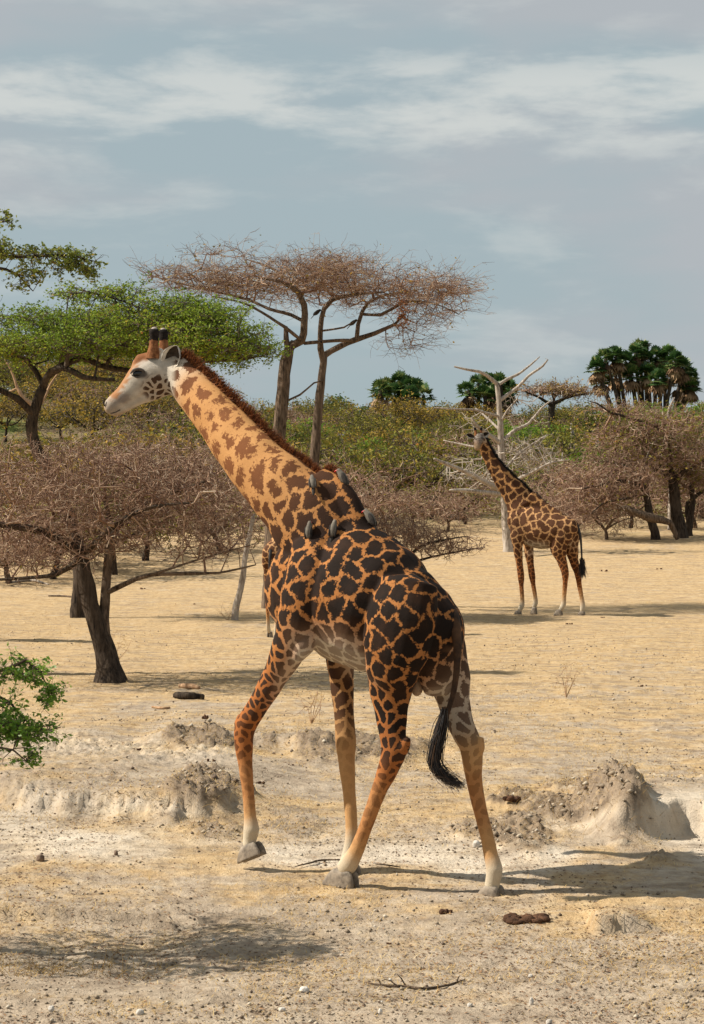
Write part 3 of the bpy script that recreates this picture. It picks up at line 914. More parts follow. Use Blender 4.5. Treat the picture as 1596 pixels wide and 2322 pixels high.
fl = dict(axis=fr.L, rings=[ring_px(fr, *a) for a in (
    (705, 1230, .22, 52, .10), (692, 1320, .34, 60, .13), (676, 1400, .365, 54, .13), (657, 1463, .33, 45, .112), (619, 1540, .24, 31, .08),
    (584, 1600, .22, 26, .068), (556, 1648, .21, 26.5, .073), (553, 1690, .21, 23, .066), (557, 1740, .21, 17.5, .05), (563, 1800, .21, 15, .041),
    (567, 1850, .21, 15.5, .043), (570, 1880, .21, 20, .059), (566, 1903, .21, 16, .05), (566, 1918, .21, 16, .05))],
    attr=[BODY, BODY, (0.10, .2, ORANGE * 1.1, DARK * 1.6, 1), LEG_U, LEG_M, LEG_M, KNEE, KNEE, SHIN, SHIN, SHIN2, FET, FET, FET])
frl = dict(axis=fr.L, rings=[ring_px(fr, *a) for a in (
    (765, 1300, -.22, 60, .11), (768, 1400, -.26, 52, .12), (771, 1480, -.25, 38, .10), (775, 1550, -.23, 29.5, .08), (780, 1620, -.21, 24.5, .068),
    (784, 1682, -.20, 25.5, .075), (786, 1730, -.20, 20, .06), (792, 1800, -.20, 16, .045), (797, 1870, -.20, 15, .043), (796, 1915, -.20, 16.5, .05), (790, 1945, -.20, 18, .055), (785, 1960, -.20, 16, .05))],
    attr=[BODY, BODY, (0.08, .26, SAND * .75, BROWN, 1), (0.075, .26, SAND * .7, BROWN, .95), (0.075, .26, SAND * .7, BROWN, .95), (0.07, .5, SAND * 0.85, SPOTLEG, .2), SHIN2, SHIN2, SHIN2, FET, FET, FET])  # far foreleg: sand base darkened above the shin, its shadow painted into the colour
THIGH = (0.112, 0.115, ORANGE * 0.95, DARK, 1.0)
hl = dict(axis=fr.L, rings=[ring_px(fr, *a) for a in (
    (930, 1320, .20, 72, .16), (912, 1395, .26, 90, .185), (898, 1460, .27, 88, .175), (888, 1515, .25, 71, .15), (885, 1560, .21, 58, .115), (887, 1620, .20, 42, .088),
    (890, 1665, .20, 34.5, .078), (893, 1700, .20, 33, .076), (880, 1742, .20, 26, .064), (861, 1787, .20, 19.5, .052), (845, 1830, .20, 17.5, .046),
    (825, 1885, .20, 16.5, .044), (808, 1928, .20, 18, .05), (791, 1957, .20, 23, .062), (778, 1972, .20, 19, .055))],
    attr=[REAR, THIGH, THIGH, (0.09, .20, ORANGE, DARK, 1), (0.072, .31, ORANGE, DARK, 1), (0.068, .34, RUST * 0.95, DARK, 1), (0.065, .32, RUST * .85, DARK, 1), (0.06, .36, RUST * .9, DARK * 2, .95), (0.05, .48, RUST, SPOTLEG, .8), SHIN, SHIN, SHIN, SHIN2, FET, FET])
hrl = dict(axis=fr.L, rings=[ring_px(fr, *a) for a in (
    (950, 1335, -.14, 42, .14), (970, 1400, -.19, 66, .18), (994, 1465, -.21, 67, .17), (1016, 1530, -.21, 55, .135), (1031, 1600, -.21, 39.5, .095),
    (1048, 1650, -.20, 31.5, .08), (1067, 1690, -.20, 28.5, .076), (1071, 1725, -.20, 25, .068), (1074, 1762, -.20, 20, .056), (1081, 1802, -.20, 18, .05),
    (1092, 1850, -.20, 16.5, .045), (1105, 1900, -.20, 16.5, .045), (1113, 1940, -.20, 17.5, .05), (1121, 1970, -.20, 20, .058), (1117, 1998, -.20, 18, .052), (1115, 2012, -.20, 18, .052))],
    attr=[REAR, THIGH, (0.13, .2, CREAM * 0.8, BROWN, .8), (0.10, .3, CREAM * 0.75, SPOTLEG, .7), (0.09, .28, CREAM * 0.65, SPOTLEG, .8), (0.085, .25, CREAM * .55, BROWN, .8), (0.07, .4, SAND, SPOTLEG, .45), (0.065, .4, SAND * 1.05, SPOTLEG, .35), SHIN, SHIN, SHIN, SHIN2, SHIN2, FET, FET, FET])
def bump_part(fr, px, py, v, r, at, px2=None, py2=None):
    c = fr.pt(px, py, v); c2 = fr.pt(px2 or px - 3, py2 or py + 18, v)
    return dict(axis=fr.L, rings=[(c + (c - c2) * 0.8, r * .5, r * .5), (c, r, r), (c2, r * .6, r * .6)], attr=[at] * 3)
seat = dict(axis=fr.L, rings=[(fr.uvw(-.48, 0, 1.98), .28, .18), (fr.uvw(-.62, -.02, 1.80), .25, .13), (fr.uvw(-.60, -.05, 1.60), .20, .12), (fr.uvw(-.56, -.08, 1.46), .13, .08)], attr=[REAR, REAR, (0.11, .2, CREAM * .7, BROWN, .8), (0.1, .25, CREAM * .7, BROWN, .7)])
hipbump = dict(axis=fr.L, rings=[(fr.uvw(-.34, .24, 2.24), .06, .06), (fr.uvw(-.39, .27, 2.19), .10, .10), (fr.uvw(-.45, .26, 2.08), .10, .12)], attr=[REAR] * 3)
extras = [seat, hipbump, bump_part(fr, 916, 1694, .20, .046, (0.08, .3, RUST, DARK * 2, .9), 905, 1720), bump_part(fr, 1087, 1694, -.20, .042, (0.07, .5, SAND, SPOTLEG, .2), 1082, 1722),
          bump_part(fr, 692, 1460, .36, .08, LEG_M, 672, 1492), bump_part(fr, 546, 1640, .21, .055, KNEE, 546, 1665)]
def seg_dist(px, py, line):
    best = np.full(len(px), 1e9)
    for (x0, y0), (x1, y1) in zip(line[:-1], line[1:]):
        dx, dy = x1 - x0, y1 - y0; t = np.clip(((px - x0) * dx + (py - y0) * dy) / (dx * dx + dy * dy), 0, 1)
        best = np.minimum(best, np.hypot(px - x0 - t * dx, py - y0 - t * dy))
    return best
def paint_head(co, no, base, spot, strength, R, gap):
    px = CX + co[:, 0] / co[:, 1] * K; py = HY - (co[:, 2] - CAM_H) / co[:, 1] * K
    hd = (px < 402) & (py < 960)
    w = np.where(hd, 1 - sstep(px, 385, 402), 0.0)
    jit = 3.5 * np.sin(co[:, 0] * 71 + 3 * np.sin(co[:, 2] * 53)) 
    top = seg_dist(px, py, [(352, 792), (330, 803), (308, 815), (294, 836), (272, 872), (256, 897)]) + jit
    c = np.tile(np.array([0.50, 0.45, 0.375]), (len(px), 1)) * (1 + .10 * np.sin(co[:, :1] * 47 + 2 * np.sin(co[:, 2:] * 61)))
    def lay(col, m):
        nonlocal c
        c = c * (1 - m[:, None]) + np.array(col) * m[:, None]
    lay((0.40, 0.30, 0.21), .55 * (1 - sstep(np.hypot((px - 352) / 40, (py - 880) / 34) + jit * .02, .5, 1.2)))
    lay((0.24, 0.19, 0.155), (1 - sstep(np.hypot((px - 276) / 26, (py - 902) / 17) + jit * .02, .4, 1.1)) * .85)
    lay((0.36, 0.165, 0.065), (1 - sstep(top, 5, 15)) * .92)
    lay((0.20, 0.075, 0.028), (1 - sstep(np.hypot(px - 316, py - 806) + jit, 12, 26)) * .85)
    lay((0.56, 0.51, 0.44), (1 - sstep(np.hypot((px - 332) / 20, (py - 828) / 12), .5, 1.1)) * .8)
    lay((0.30, 0.245, 0.195), (1 - sstep(px, 255, 283)) * sstep(py, 895, 915) * .75)
    lay((0.55, 0.35, 0.17), (1 - sstep(px + (950 - py) * .35, 238, 252)))
    lay((0.42, 0.29, 0.17), sstep(py - (px - 250) * -.30, 938, 946) * (px < 320) * .7)
    lay((0.055, 0.045, 0.04), (1 - sstep(np.hypot((px - 320) / 19, (py - 848) / 11), .55, 1.05)) * .9)
    base = base * (1 - w[:, None]) + c * w[:, None]
    cheek = (1 - sstep(np.hypot((px - 358) / 42, (py - 878) / 36), .65, 1.05))
    strength = strength * (1 - w) + w * np.clip(cheek * 1.0, 0, 1)
    spot = spot * (1 - w[:, None]) + np.array([0.07, 0.038, 0.022]) * w[:, None]
    R = R * (1 - w) + .048 * w; gap = gap * (1 - w) + .52 * w
    return base, spot, strength, R, gap
Z = [(615, 505), (725, 535), (685, 640), (775, 670), (625, 610), (805, 600), (870, 670), (745, 790), (810, 775), (945, 735), (885, 835), (815, 880),
     (1030, 850, 1), (980, 920, 1), (1065, 900, 1), (1150, 895), (910, 1000), (985, 1100), (1110, 1040, 2), (1060, 1075, 2), (1105, 1170, 2), (1205, 1010), (1295, 1035),
     (1215, 1165), (1345, 1120, 3), (1290, 1150, 3), (1080, 1250), (1165, 1320), (1230, 1270), (1340, 1260, 4), (1280, 1370, 4), (1510, 1070), (1455, 1240), (1040, 760), (1130, 820),
     (1420, 1380), (1490, 1470), (1540, 1370), (1550, 1180)]
seeds = [(211.6 + z[0] * .3409, 710.4 + z[1] * .3409) + tuple(z[2:]) for z in Z]
gir1, body1, bvh1 = build_giraffe('giraffe', 'large giraffe striding with one foreleg lifted, dark jagged patches, oxpeckers on its shoulder', None,
                                  fr, [torso, withers, neck, head, jaw, brow, hornbase, fl, frl, hl, hrl] + extras, Vector((0.15, 14.95, terrain(0.15, 14.95))), 0.0125, 4, seeds, paint=paint_head)

# hooves
def hoof(parent, fr, toe_px, heel_px, top_px, v, width, z=None):
    toe, heel, top = fr.pt(*toe_px, v), fr.pt(*heel_px, v), fr.pt(*top_px, v)
    if z is not None:
        toe.z = z; heel.z = z
    o = add_mesh('hoof', hoof_mesh(toe, heel, top, fr.L, width), M['hoof'], parent); return o
hoof(gir1, fr, (546, 1957), (597, 1936), (566, 1916), .21, .125)
for toe, heel, top, v in (((762, 1977), (812, 1977), (784, 1958), -.20), ((738, 2000), (808, 2000), (776, 1972), .20), ((1090, 2033), (1138, 2036), (1116, 2008), -.20)):
    p = fr.pt(*heel, v); q = fr.pt(*toe, v)
    hoof(gir1, fr, toe, heel, top, v, .118, min(terrain(p.x, p.y), terrain(q.x, q.y)) - 0.004)

# face
sc_h = HEADY / K
ossicone(gir1, P(348, 797, HEADY - .06), P(350, 745, HEADY - .07), .037)
ossicone(gir1, P(372, 797, HEADY + .07), P(370, 747, HEADY + .09), .036)
ear_obj(gir1, P(371, 839, HEADY - .10), P(401, 784, HEADY - .22), Vector((-0.22, -1, 0.05)), 0.165)
ear_obj(gir1, P(378, 830, HEADY + .10), P(400, 800, HEADY + .24), Vector((-0.4, 0.9, 0.1)), 0.14)
for s in (-1, 1):
    c = P(320.5, 848, HEADY); d = Vector((-.12, s, 0)).normalized()
    hit = bvh1.ray_cast(c + d * 0.5, -d)
    q = hit[0] if hit[0] is not None else c + d * .11
    e = add_mesh('eye', ell_mesh('eye', q - d * 0.012, Vector((.050, 0, .006)), Vector((-.003, 0, .030)), d * .024), M['eye'], gir1)
    V, F = tube(*smooth_line([q + Vector((-.062, 0, -.004)) + d * .004, q + Vector((-.035, 0, .024)) + d * .012, q + Vector((.005, 0, .033)) + d * .014, q + Vector((.04, 0, .022)) + d * .01, q + Vector((.062, 0, -.002)) + d * .002], [.006, .011, .013, .011, .005], .01), 8)
    add_mesh('eyelid', mesh_np('eyelid', V, F, True), M['brow'], e)
    V, F = tube(*smooth_line([q + Vector((-.055, 0, -.012)) + d * .002, q + Vector((-.01, 0, -.033)) + d * .008, q + Vector((.045, 0, -.016)) + d * .002], [.004, .007, .004], .01), 8)
    add_mesh('lower_lid', mesh_np('lower_lid', V, F, True), M['brow'], e)
c = P(247, 916, HEADY); hit = bvh1.ray_cast(c + Vector((-.02, -.5, 0)), Vector((0, 1, 0)))
if hit[0] is not None:
    V, F = tube(*smooth_line([hit[0] + Vector((-.012, -.002, .035)), hit[0] + Vector((-.016, -.002, .01)), hit[0] + Vector((-.010, -.001, -.02))], [.004, .009, .004], .008), 8)
    add_mesh('nostril', mesh_np('nostril', V, F, True), M['ear_dark'], gir1)
mouth = []
for (px, py) in ((243, 941), (252, 937), (262, 935), (274, 929)):
    c = P(px, py, HEADY); hit = bvh1.ray_cast(c + Vector((0, -.5, 0)), Vector((0, 1, 0)))
    if hit[0] is not None: mouth.append(hit[0] + Vector((0, .004, 0)))
if len(mouth) > 2:
    V, F = tube(*smooth_line(mouth, [.007] * len(mouth), .01), 6)
    add_mesh('mouth_line', mesh_np('mouth_line', V, F, True), M['brow'], gir1)

# mane along the nape
rng = np.random.default_rng(21)
line = [(414, 800, 16.22), (440, 815, 16.12), (467, 842, 16.05), (520, 894, 15.88), (580, 950, 15.70), (640, 1008, 15.53), (700, 1050, 15.38), (750, 1066, 15.26), (776, 1078, 15.18)]
pts, _ = smooth_line([P(*p) for p in line], [1] * len(line), .02)
st, dr, ln = [], [], []
back = (pts[-1] - pts[0]).normalized()
for i in range(5200):
    t = rng.random(); j = min(int(t * (len(pts) - 1)), len(pts) - 2)
    p = pts[j].lerp(pts[j + 1], rng.random())
    hit = bvh1.find_nearest(p)
    tang = (pts[j + 1] - pts[j]).normalized()
    up = fr.L.cross(tang); up = up if up.z > 0 else -up
    q = hit[0] + fr.L * rng.normal(0, .014) - up * 0.012
    st.append(tuple(q)); dr.append(tuple(up * 1.0 + tang * rng.normal(.5, .25) + fr.L * rng.normal(0, .22)))
    ln.append((.060 + .035 * math.sin(min(1, (1 - t) * 1.2) * 2.2)) * rng.uniform(.65, 1.15))
strands('mane', M['hair_mane'], gir1, st, dr, ln, .0042, rng, .15, 2, .2)

# tail and tuft
tp = [P(994, 1352, 14.82), P(1022, 1392, 14.55), P(1033, 1430, 14.42), P(1037, 1485, 14.34), P(1030, 1560, 14.30), P(1013, 1620, 14.28), P(1006, 1642, 14.28)]
V, F = tube(*smooth_line(tp, [.07, .055, .040, .026, .021, .018, .02], .03), 10)
tme = mesh_np('tail', V, F, True)
tail = add_mesh('tail', tme, mat_plain('tail fur', (0.025, 0.015, 0.010), (0.09, 0.045, 0.022), 12, 0.8, 0.15), gir1)
TY = tp[-1].y
ctrl = [(1008, 1618), (1000, 1650), (990, 1690), (985, 1730), (998, 1752), (1020, 1768), (1040, 1782)]
parts, rnds = [], []
for i in range(260):
    m = rng.integers(3, len(ctrl) + 1) if rng.random() < .5 else len(ctrl)
    sp = rng.normal(0, 1, 2); ph = rng.uniform(0, 6.28)
    pp = []
    for q in range(m):
        w = (0.35 + 0.65 * math.sin(min(1, q / 2.2) * 1.57)) * (1.0 if q < 4 else 1.25)
        pp.append(P(ctrl[q][0] + sp[0] * 7.0 * w + 3 * math.sin(ph + q), ctrl[q][1] + rng.normal(0, 6) , TY + sp[1] * .028 * w))
    a, r = smooth_line(pp, list(np.linspace(.0034, .0012, m)), .045)
    a = np.array([tuple(x) for x in a]); r = np.array(r)
    parts.append(edges_tubes(a[:-1], a[1:], r[:-1], r[1:])); rnds.append(np.full(len(parts[-1][0]), rng.random()))
V, F = merge(parts); me = mesh_np('tuft', V, F); fattr(me, 'rnd', np.concatenate(rnds))
add_mesh('tuft', me, M['hair_dark'], tail, 'stuff')
V, F = tube(*smooth_line([P(1010, 1612, TY), P(1004, 1635, TY), P(999, 1658, TY), P(994, 1685, TY)], [.02, .040, .040, .012], .02), 10, .25, 3)
add_mesh('tuft_core', mesh_np('tuft_core', V, F, True), M['black_fur'], tail)
# belly sheath
c = fr.pt(945, 1555, .05)
add_mesh('sheath', ell_mesh('sheath', c, fr.L * .045, fr.H * .05, Vector((0, 0, .075))), mat_plain('bare belly skin', (0.30, 0.2, 0.13), (0.42, 0.3, 0.2), 8, .7, .2), gir1)

# ---------- the standing giraffe out on the plain
f2 = Frame((1230 - CX) / K * 51.3, 51.3, 24)
def r2(cx, cy, v, hw, ra): return ring_px(f2, cx, cy, v, hw, ra)
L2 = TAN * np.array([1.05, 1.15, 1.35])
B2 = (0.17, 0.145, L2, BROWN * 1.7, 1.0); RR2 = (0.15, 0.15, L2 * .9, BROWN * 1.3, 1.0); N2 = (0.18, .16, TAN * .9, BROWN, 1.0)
g2 = []
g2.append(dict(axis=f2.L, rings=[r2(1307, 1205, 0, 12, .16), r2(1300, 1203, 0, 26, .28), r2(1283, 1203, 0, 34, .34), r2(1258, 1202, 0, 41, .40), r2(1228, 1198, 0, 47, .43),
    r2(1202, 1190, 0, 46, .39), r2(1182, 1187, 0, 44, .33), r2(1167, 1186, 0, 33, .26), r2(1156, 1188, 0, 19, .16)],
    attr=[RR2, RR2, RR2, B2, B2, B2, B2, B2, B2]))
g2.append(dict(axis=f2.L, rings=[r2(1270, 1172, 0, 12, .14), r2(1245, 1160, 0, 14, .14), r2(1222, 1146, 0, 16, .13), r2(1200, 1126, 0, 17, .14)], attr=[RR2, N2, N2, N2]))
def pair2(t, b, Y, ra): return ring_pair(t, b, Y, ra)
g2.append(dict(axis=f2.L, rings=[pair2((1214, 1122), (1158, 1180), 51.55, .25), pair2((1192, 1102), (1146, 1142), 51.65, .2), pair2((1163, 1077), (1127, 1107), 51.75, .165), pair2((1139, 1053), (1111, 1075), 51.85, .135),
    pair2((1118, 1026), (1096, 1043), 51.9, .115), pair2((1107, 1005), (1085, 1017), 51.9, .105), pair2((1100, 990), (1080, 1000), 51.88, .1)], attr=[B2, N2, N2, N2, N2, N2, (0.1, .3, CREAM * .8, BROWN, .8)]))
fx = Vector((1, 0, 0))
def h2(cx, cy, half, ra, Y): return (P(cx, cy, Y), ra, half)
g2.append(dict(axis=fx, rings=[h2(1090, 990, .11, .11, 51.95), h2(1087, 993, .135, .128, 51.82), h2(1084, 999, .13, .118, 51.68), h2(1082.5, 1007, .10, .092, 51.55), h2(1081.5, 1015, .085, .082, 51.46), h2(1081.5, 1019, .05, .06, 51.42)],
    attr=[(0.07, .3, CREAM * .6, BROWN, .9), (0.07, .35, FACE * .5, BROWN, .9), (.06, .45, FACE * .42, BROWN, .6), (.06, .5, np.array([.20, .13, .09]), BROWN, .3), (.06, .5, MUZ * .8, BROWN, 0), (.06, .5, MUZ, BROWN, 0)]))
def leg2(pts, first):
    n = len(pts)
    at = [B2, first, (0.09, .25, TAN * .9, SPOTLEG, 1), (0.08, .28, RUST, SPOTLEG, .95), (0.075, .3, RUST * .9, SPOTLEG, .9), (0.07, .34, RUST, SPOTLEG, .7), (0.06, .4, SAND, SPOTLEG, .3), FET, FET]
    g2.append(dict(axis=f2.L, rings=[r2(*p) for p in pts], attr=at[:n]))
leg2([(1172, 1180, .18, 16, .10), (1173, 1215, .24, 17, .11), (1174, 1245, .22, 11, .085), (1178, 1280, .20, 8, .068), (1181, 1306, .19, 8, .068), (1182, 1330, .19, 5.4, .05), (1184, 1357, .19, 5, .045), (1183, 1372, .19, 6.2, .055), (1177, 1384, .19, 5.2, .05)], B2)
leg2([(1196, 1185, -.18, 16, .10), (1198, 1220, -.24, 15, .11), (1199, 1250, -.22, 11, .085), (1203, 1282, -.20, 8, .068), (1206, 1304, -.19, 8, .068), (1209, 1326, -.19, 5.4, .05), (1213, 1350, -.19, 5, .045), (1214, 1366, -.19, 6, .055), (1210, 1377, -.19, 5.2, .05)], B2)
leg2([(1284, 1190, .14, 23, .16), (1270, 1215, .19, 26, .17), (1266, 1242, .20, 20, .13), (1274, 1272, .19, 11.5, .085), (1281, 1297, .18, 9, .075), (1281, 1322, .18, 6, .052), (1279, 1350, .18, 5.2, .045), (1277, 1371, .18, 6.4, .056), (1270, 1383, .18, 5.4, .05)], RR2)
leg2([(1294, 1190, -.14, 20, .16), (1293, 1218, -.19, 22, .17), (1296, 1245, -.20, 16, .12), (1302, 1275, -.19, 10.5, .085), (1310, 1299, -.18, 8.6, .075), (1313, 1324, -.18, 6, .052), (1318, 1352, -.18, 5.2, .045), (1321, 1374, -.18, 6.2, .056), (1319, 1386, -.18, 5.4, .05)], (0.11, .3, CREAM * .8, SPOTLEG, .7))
g2base = Vector((f2.o.x, 51.3, terrain(f2.o.x, 51.3)))
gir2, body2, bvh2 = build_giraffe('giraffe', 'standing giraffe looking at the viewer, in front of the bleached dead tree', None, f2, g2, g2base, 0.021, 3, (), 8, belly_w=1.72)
for toe, heel, top, v in (((1166, 1393), (1182, 1393), (1176, 1384), .19), ((1203, 1385), (1217, 1385), (1210, 1377), -.19), ((1256, 1394), (1275, 1394), (1268, 1383), .18), ((1310, 1396), (1326, 1396), (1319, 1386), -.18)):
    hoof(gir2, f2, toe, heel, top, v, .14, -0.02)
ossicone(gir2, P(1079, 984, 51.82), P(1076.5, 969, 51.86), .032); ossicone(gir2, P(1090, 984, 51.86), P(1091, 968.5, 51.9), .032)
ear_obj(gir2, P(1077, 991, 51.86), P(1057, 984, 51.85), Vector((-.25, -1, -.1)), .15)
ear_obj(gir2, P(1093, 990, 51.9), P(1108.5, 981, 51.9), Vector((.25, -1, -.1)), .16)
for s, px in ((-1, 1075.5), (1, 1092.5)):
    d = Vector((s, -.5, 0)).normalized(); c = P(px, 994, 51.70); hit = bvh2.ray_cast(c + d * .5, -d)
    q = hit[0] if hit[0] is not None else c
    add_mesh('eye', ell_mesh('eye', q - d * .012, Vector((0, .045, 0)), Vector((0, 0, .035)), d * .03, 10, 8), M['eye'], gir2)
st, dr, ln = [], [], []
line = [(1102, 990, 51.9), (1118, 1020, 51.9), (1140, 1050, 51.85), (1164, 1074, 51.75), (1193, 1099, 51.65), (1216, 1120, 51.5), (1232, 1140, 51.4)]
pts, _ = smooth_line([P(*p) for p in line], [1] * len(line), .03)
for i in range(1700):
    t = rng.random(); j = min(int(t * (len(pts) - 1)), len(pts) - 2)
    tang = (pts[j + 1] - pts[j]).normalized(); up = f2.L.cross(tang); up = up if up.z > 0 else -up
    hit = bvh2.find_nearest(pts[j].lerp(pts[j + 1], rng.random()))
    st.append(tuple(hit[0] + f2.L * rng.normal(0, .025) - up * .015)); dr.append(tuple(up + tang * .6 + f2.L * rng.normal(0, .25))); ln.append(rng.uniform(.06, .12))
strands('mane', M['hair_dark'], gir2, st, dr, ln, .009, rng, .1, 2, .2)
tp = [f2.pt(1307, 1190, 0), f2.pt(1311, 1215, 0) - f2.H * .05, f2.pt(1312, 1245, 0) - f2.H * .07, f2.pt(1313, 1268, 0) - f2.H * .07]
V, F = tube(*smooth_line(tp, [.06, .035, .025, .022], .05), 8)
t2 = add_mesh('tail', mesh_np('tail', V, F, True), M['hair_dark'], gir2); fattr(t2.data, 'rnd', np.full(len(V), .5))
st = np.array(tp[-1])[None] + rng.normal(0, .022, (260, 3)); dr = np.array([[.06, 0, -1.0]]) + rng.normal(0, .09, (260, 3))
strands('tuft', M['hair_dark'], t2, st, dr, rng.uniform(.2, .5, 260), .009, rng, .3, 3, .15)

# ---------- two more, almost wholly hidden: one behind the walker, one past the left edge
def place_copy(src, src_base, pos, rotz, sc, label):
    c = copy_tree(src, pos, rotz, sc, label); return c
y3 = 42.4
gir3 = place_copy(gir2, g2base, on_ground(640, y3) - Vector((0, 0, .0)), math.radians(-83), .80, 'far giraffe showing one hind leg behind the walking giraffe\'s chest')
gir4 = place_copy(gir2, g2base, on_ground(-118, 41.2), math.radians(4), .96, 'giraffe of which one hind leg shows beside the bare thorn tree')

# ---------- oxpeckers
def oxpecker(pos, up, out, label, size=1.0, red=True, tree=False, group='oxpeckers riding on the walking giraffe'):
    """up = head-to-tail axis towards the head, out = away from what it sits on"""
    up = up.normalized(); out = (out - up * out.dot(up)).normalized(); side = up.cross(out)
    s = size
    root = empty('oxpecker' if not tree else 'small_bird', pos, label, 'bird', group)
    b = pos + out * .038 * s
    rings = [(b - up * .075 * s, .012 * s, .010 * s), (b - up * .055 * s, .026 * s, .024 * s), (b - up * .015 * s, .036 * s, .036 * s), (b + up * .025 * s, .034 * s, .036 * s),
             (b + up * .055 * s - out * .002 * s, .024 * s, .027 * s), (b + up * .075 * s - out * .004 * s, .021 * s, .023 * s), (b + up * .092 * s - out * .008 * s, .016 * s, .017 * s)]
    V, F, T = loft(rings, side, 14)
    body = add_mesh('body', mesh_np('body', [tuple(v) for v in V], [np.array(F), np.array(T)], True), M['bird_dark'] if tree else M['bird_grey'], root)
    h = b + up * .086 * s - out * .012 * s
    V, F = tube(*smooth_line([h, h - out * .022 * s + up * .004 * s, h - out * .036 * s], [.009 * s, .006 * s, .002 * s], .006), 8)
    add_mesh('bill', mesh_np('bill', V, F, True), M['bird_red'] if red else M['bird_dark'], root)
    tb = b - up * .06 * s
    V = []
    for (l, w) in ((0, .014), (.04, .017), (.085, .012), (.10, .003)):
        for q in (-1, 1):
            for th in (.004, -.004): V.append(tuple(tb - up * l * s + side * q * w * s + out * (th * s - l * .15 * s)))
    F = []
    for i in range(3):
        a = i * 4
        F += [(a, a + 2, a + 6, a + 4), (a + 1, a + 5, a + 7, a + 3), (a, a + 4, a + 5, a + 1), (a + 2, a + 3, a + 7, a + 6)]
    add_mesh('tail_feathers', mesh_np('tail_feathers', V, np.array(F)), M['bird_dark'], root)
    for q in (-1, 1):
        c = b + side * q * .030 * s + out * .008 * s - up * .02 * s
        add_mesh('wing', ell_mesh('wing', c, side * .010 * s, out * .024 * s, (up * .062 + out * .004) * s, 12, 8), M['bird_dark'], root)
    for q in (-1, 1):
        e = b + up * .084 * s + side * q * .018 * s - out * .010 * s
        add_mesh('eye', ell_mesh('eye', e, side * .004 * s, up * .004 * s, out * .004 * s, 8, 6), M['bird_red'] if red else M['eye'], root)
    for q in (-1, 1):
        a = b + side * q * .014 * s - up * .02 * s - out * .02 * s
        V, F = tube([a, a - out * .02 * s - up * .005 * s], [.004 * s, .003 * s], 6)
        add_mesh('leg', mesh_np('leg', V, F), M['bird_dark'], root)
    return root

def on_body(px, py):
    d = (P(px, py, 10) - Vector((0, 0, CAM_H))).normalized()
    h = bvh1.ray_cast(Vector((0, 0, CAM_H)), d); return h[0], h[1]
for (px, py, upv, lab) in ((709, 1099, Vector((-.1, 0, 1)), 'grey oxpecker clinging head up below the neck, highest on the shoulder'),
                           (705, 1204, Vector((.05, 0, 1)), 'grey oxpecker with red bill low on the shoulder, nearer the chest'),
                           (757, 1202, Vector((.12, 0, 1)), 'grey oxpecker low on the shoulder, nearer the back')):
    p, nrm = on_body(px, py)
    if p is not None:
        nrm = nrm if nrm.dot(p - Vector((0, 0, CAM_H))) < 0 else -nrm
        oxpecker(p, upv - nrm * upv.dot(nrm), nrm, lab, .78)
for (px, py, upv, outv, lab) in ((770, 1088, Vector((-.5, .2, .9)), Vector((.8, -.1, .6)), 'dark oxpecker perched on the top of the withers'),
                                 (832, 1180, Vector((-.45, .2, .75)), Vector((.7, -.1, .7)), 'dark oxpecker with red bill perched halfway down the back')):
    p, nrm = on_body(px, py)
    if p is not None: oxpecker(p, upv, outv, lab, .85)

# ------------------------------------------------------------------ trees
def grow(nodes0, rad0, attractors, rng, seg, wpath=0.25, crook=0.12, r_tip=0.006, pipe=0.44):
    """join every attractor to the limb skeleton by the cheapest crooked path; returns edges and node list"""
    n0 = len(nodes0); cap = n0 + len(attractors) * 7 + 10
    N = np.zeros((cap, 3)); plen = np.zeros(cap); par = np.full(cap, -1); N[:n0] = nodes0; n = n0
    att = np.asarray(attractors)
    d0 = np.array([np.sqrt(((N[:n0] - a) ** 2).sum(1).min()) for a in att])
    for j in np.argsort(d0):
        p = att[j]
        c = np.sqrt(((N[:n] - p) ** 2).sum(1)) + wpath * plen[:n]
        k = int(np.argmin(c)); D = p - N[k]; L = np.linalg.norm(D)
        if L < 1e-4: continue
        m = max(1, min(6, int(round(L / seg)))); last = k
        for i in range(1, m + 1):
            q = N[k] + D * (i / m)
            if i < m: q = q + rng.normal(0, crook * L / m, 3) + np.array([0, 0, -0.06 * L * math.sin(math.pi * i / m)])
            N[n] = q; par[n] = last; plen[n] = plen[last] + np.linalg.norm(q - N[last]); last = n; n += 1
    tips = np.zeros(n)
    has = np.zeros(n, bool)
    for i in range(n - 1, n0 - 1, -1):
        if tips[i] == 0: tips[i] = 1
        tips[par[i]] += tips[i]
    rad = r_tip * np.maximum(tips, 1) ** pipe
    rad[:n0] = rad0
    idx = np.arange(n0, n); pi = par[n0:n]
    ra = np.minimum(rad[pi], np.maximum(rad[idx] * 1.45, r_tip)); rb = np.minimum(rad[idx], ra)
    return N[:n], idx, pi, ra, rb


def pick_attr(specs, rng):
    """specs: (px, py, rx, ry, Y, rY, n[, flat]) ellipsoids; denser near the upper shell"""
    out = []
    for s in specs:
        px, py, rx, ry, Y, rY, n = s[:7]; tilt = s[7] if len(s) > 7 else 0.0
        c = np.array(P(px, py, Y)); R = np.array([px_len(rx, Y), rY, px_len(ry, Y)])
        q = rng.normal(0, 1, (n, 3)); q /= np.linalg.norm(q, axis=1, keepdims=True)
        q *= rng.random((n, 1)) ** 0.42
        w = q * R; w[:, 2] += tilt * w[:, 0]
        out.append(c + w)
    return np.concatenate(out)


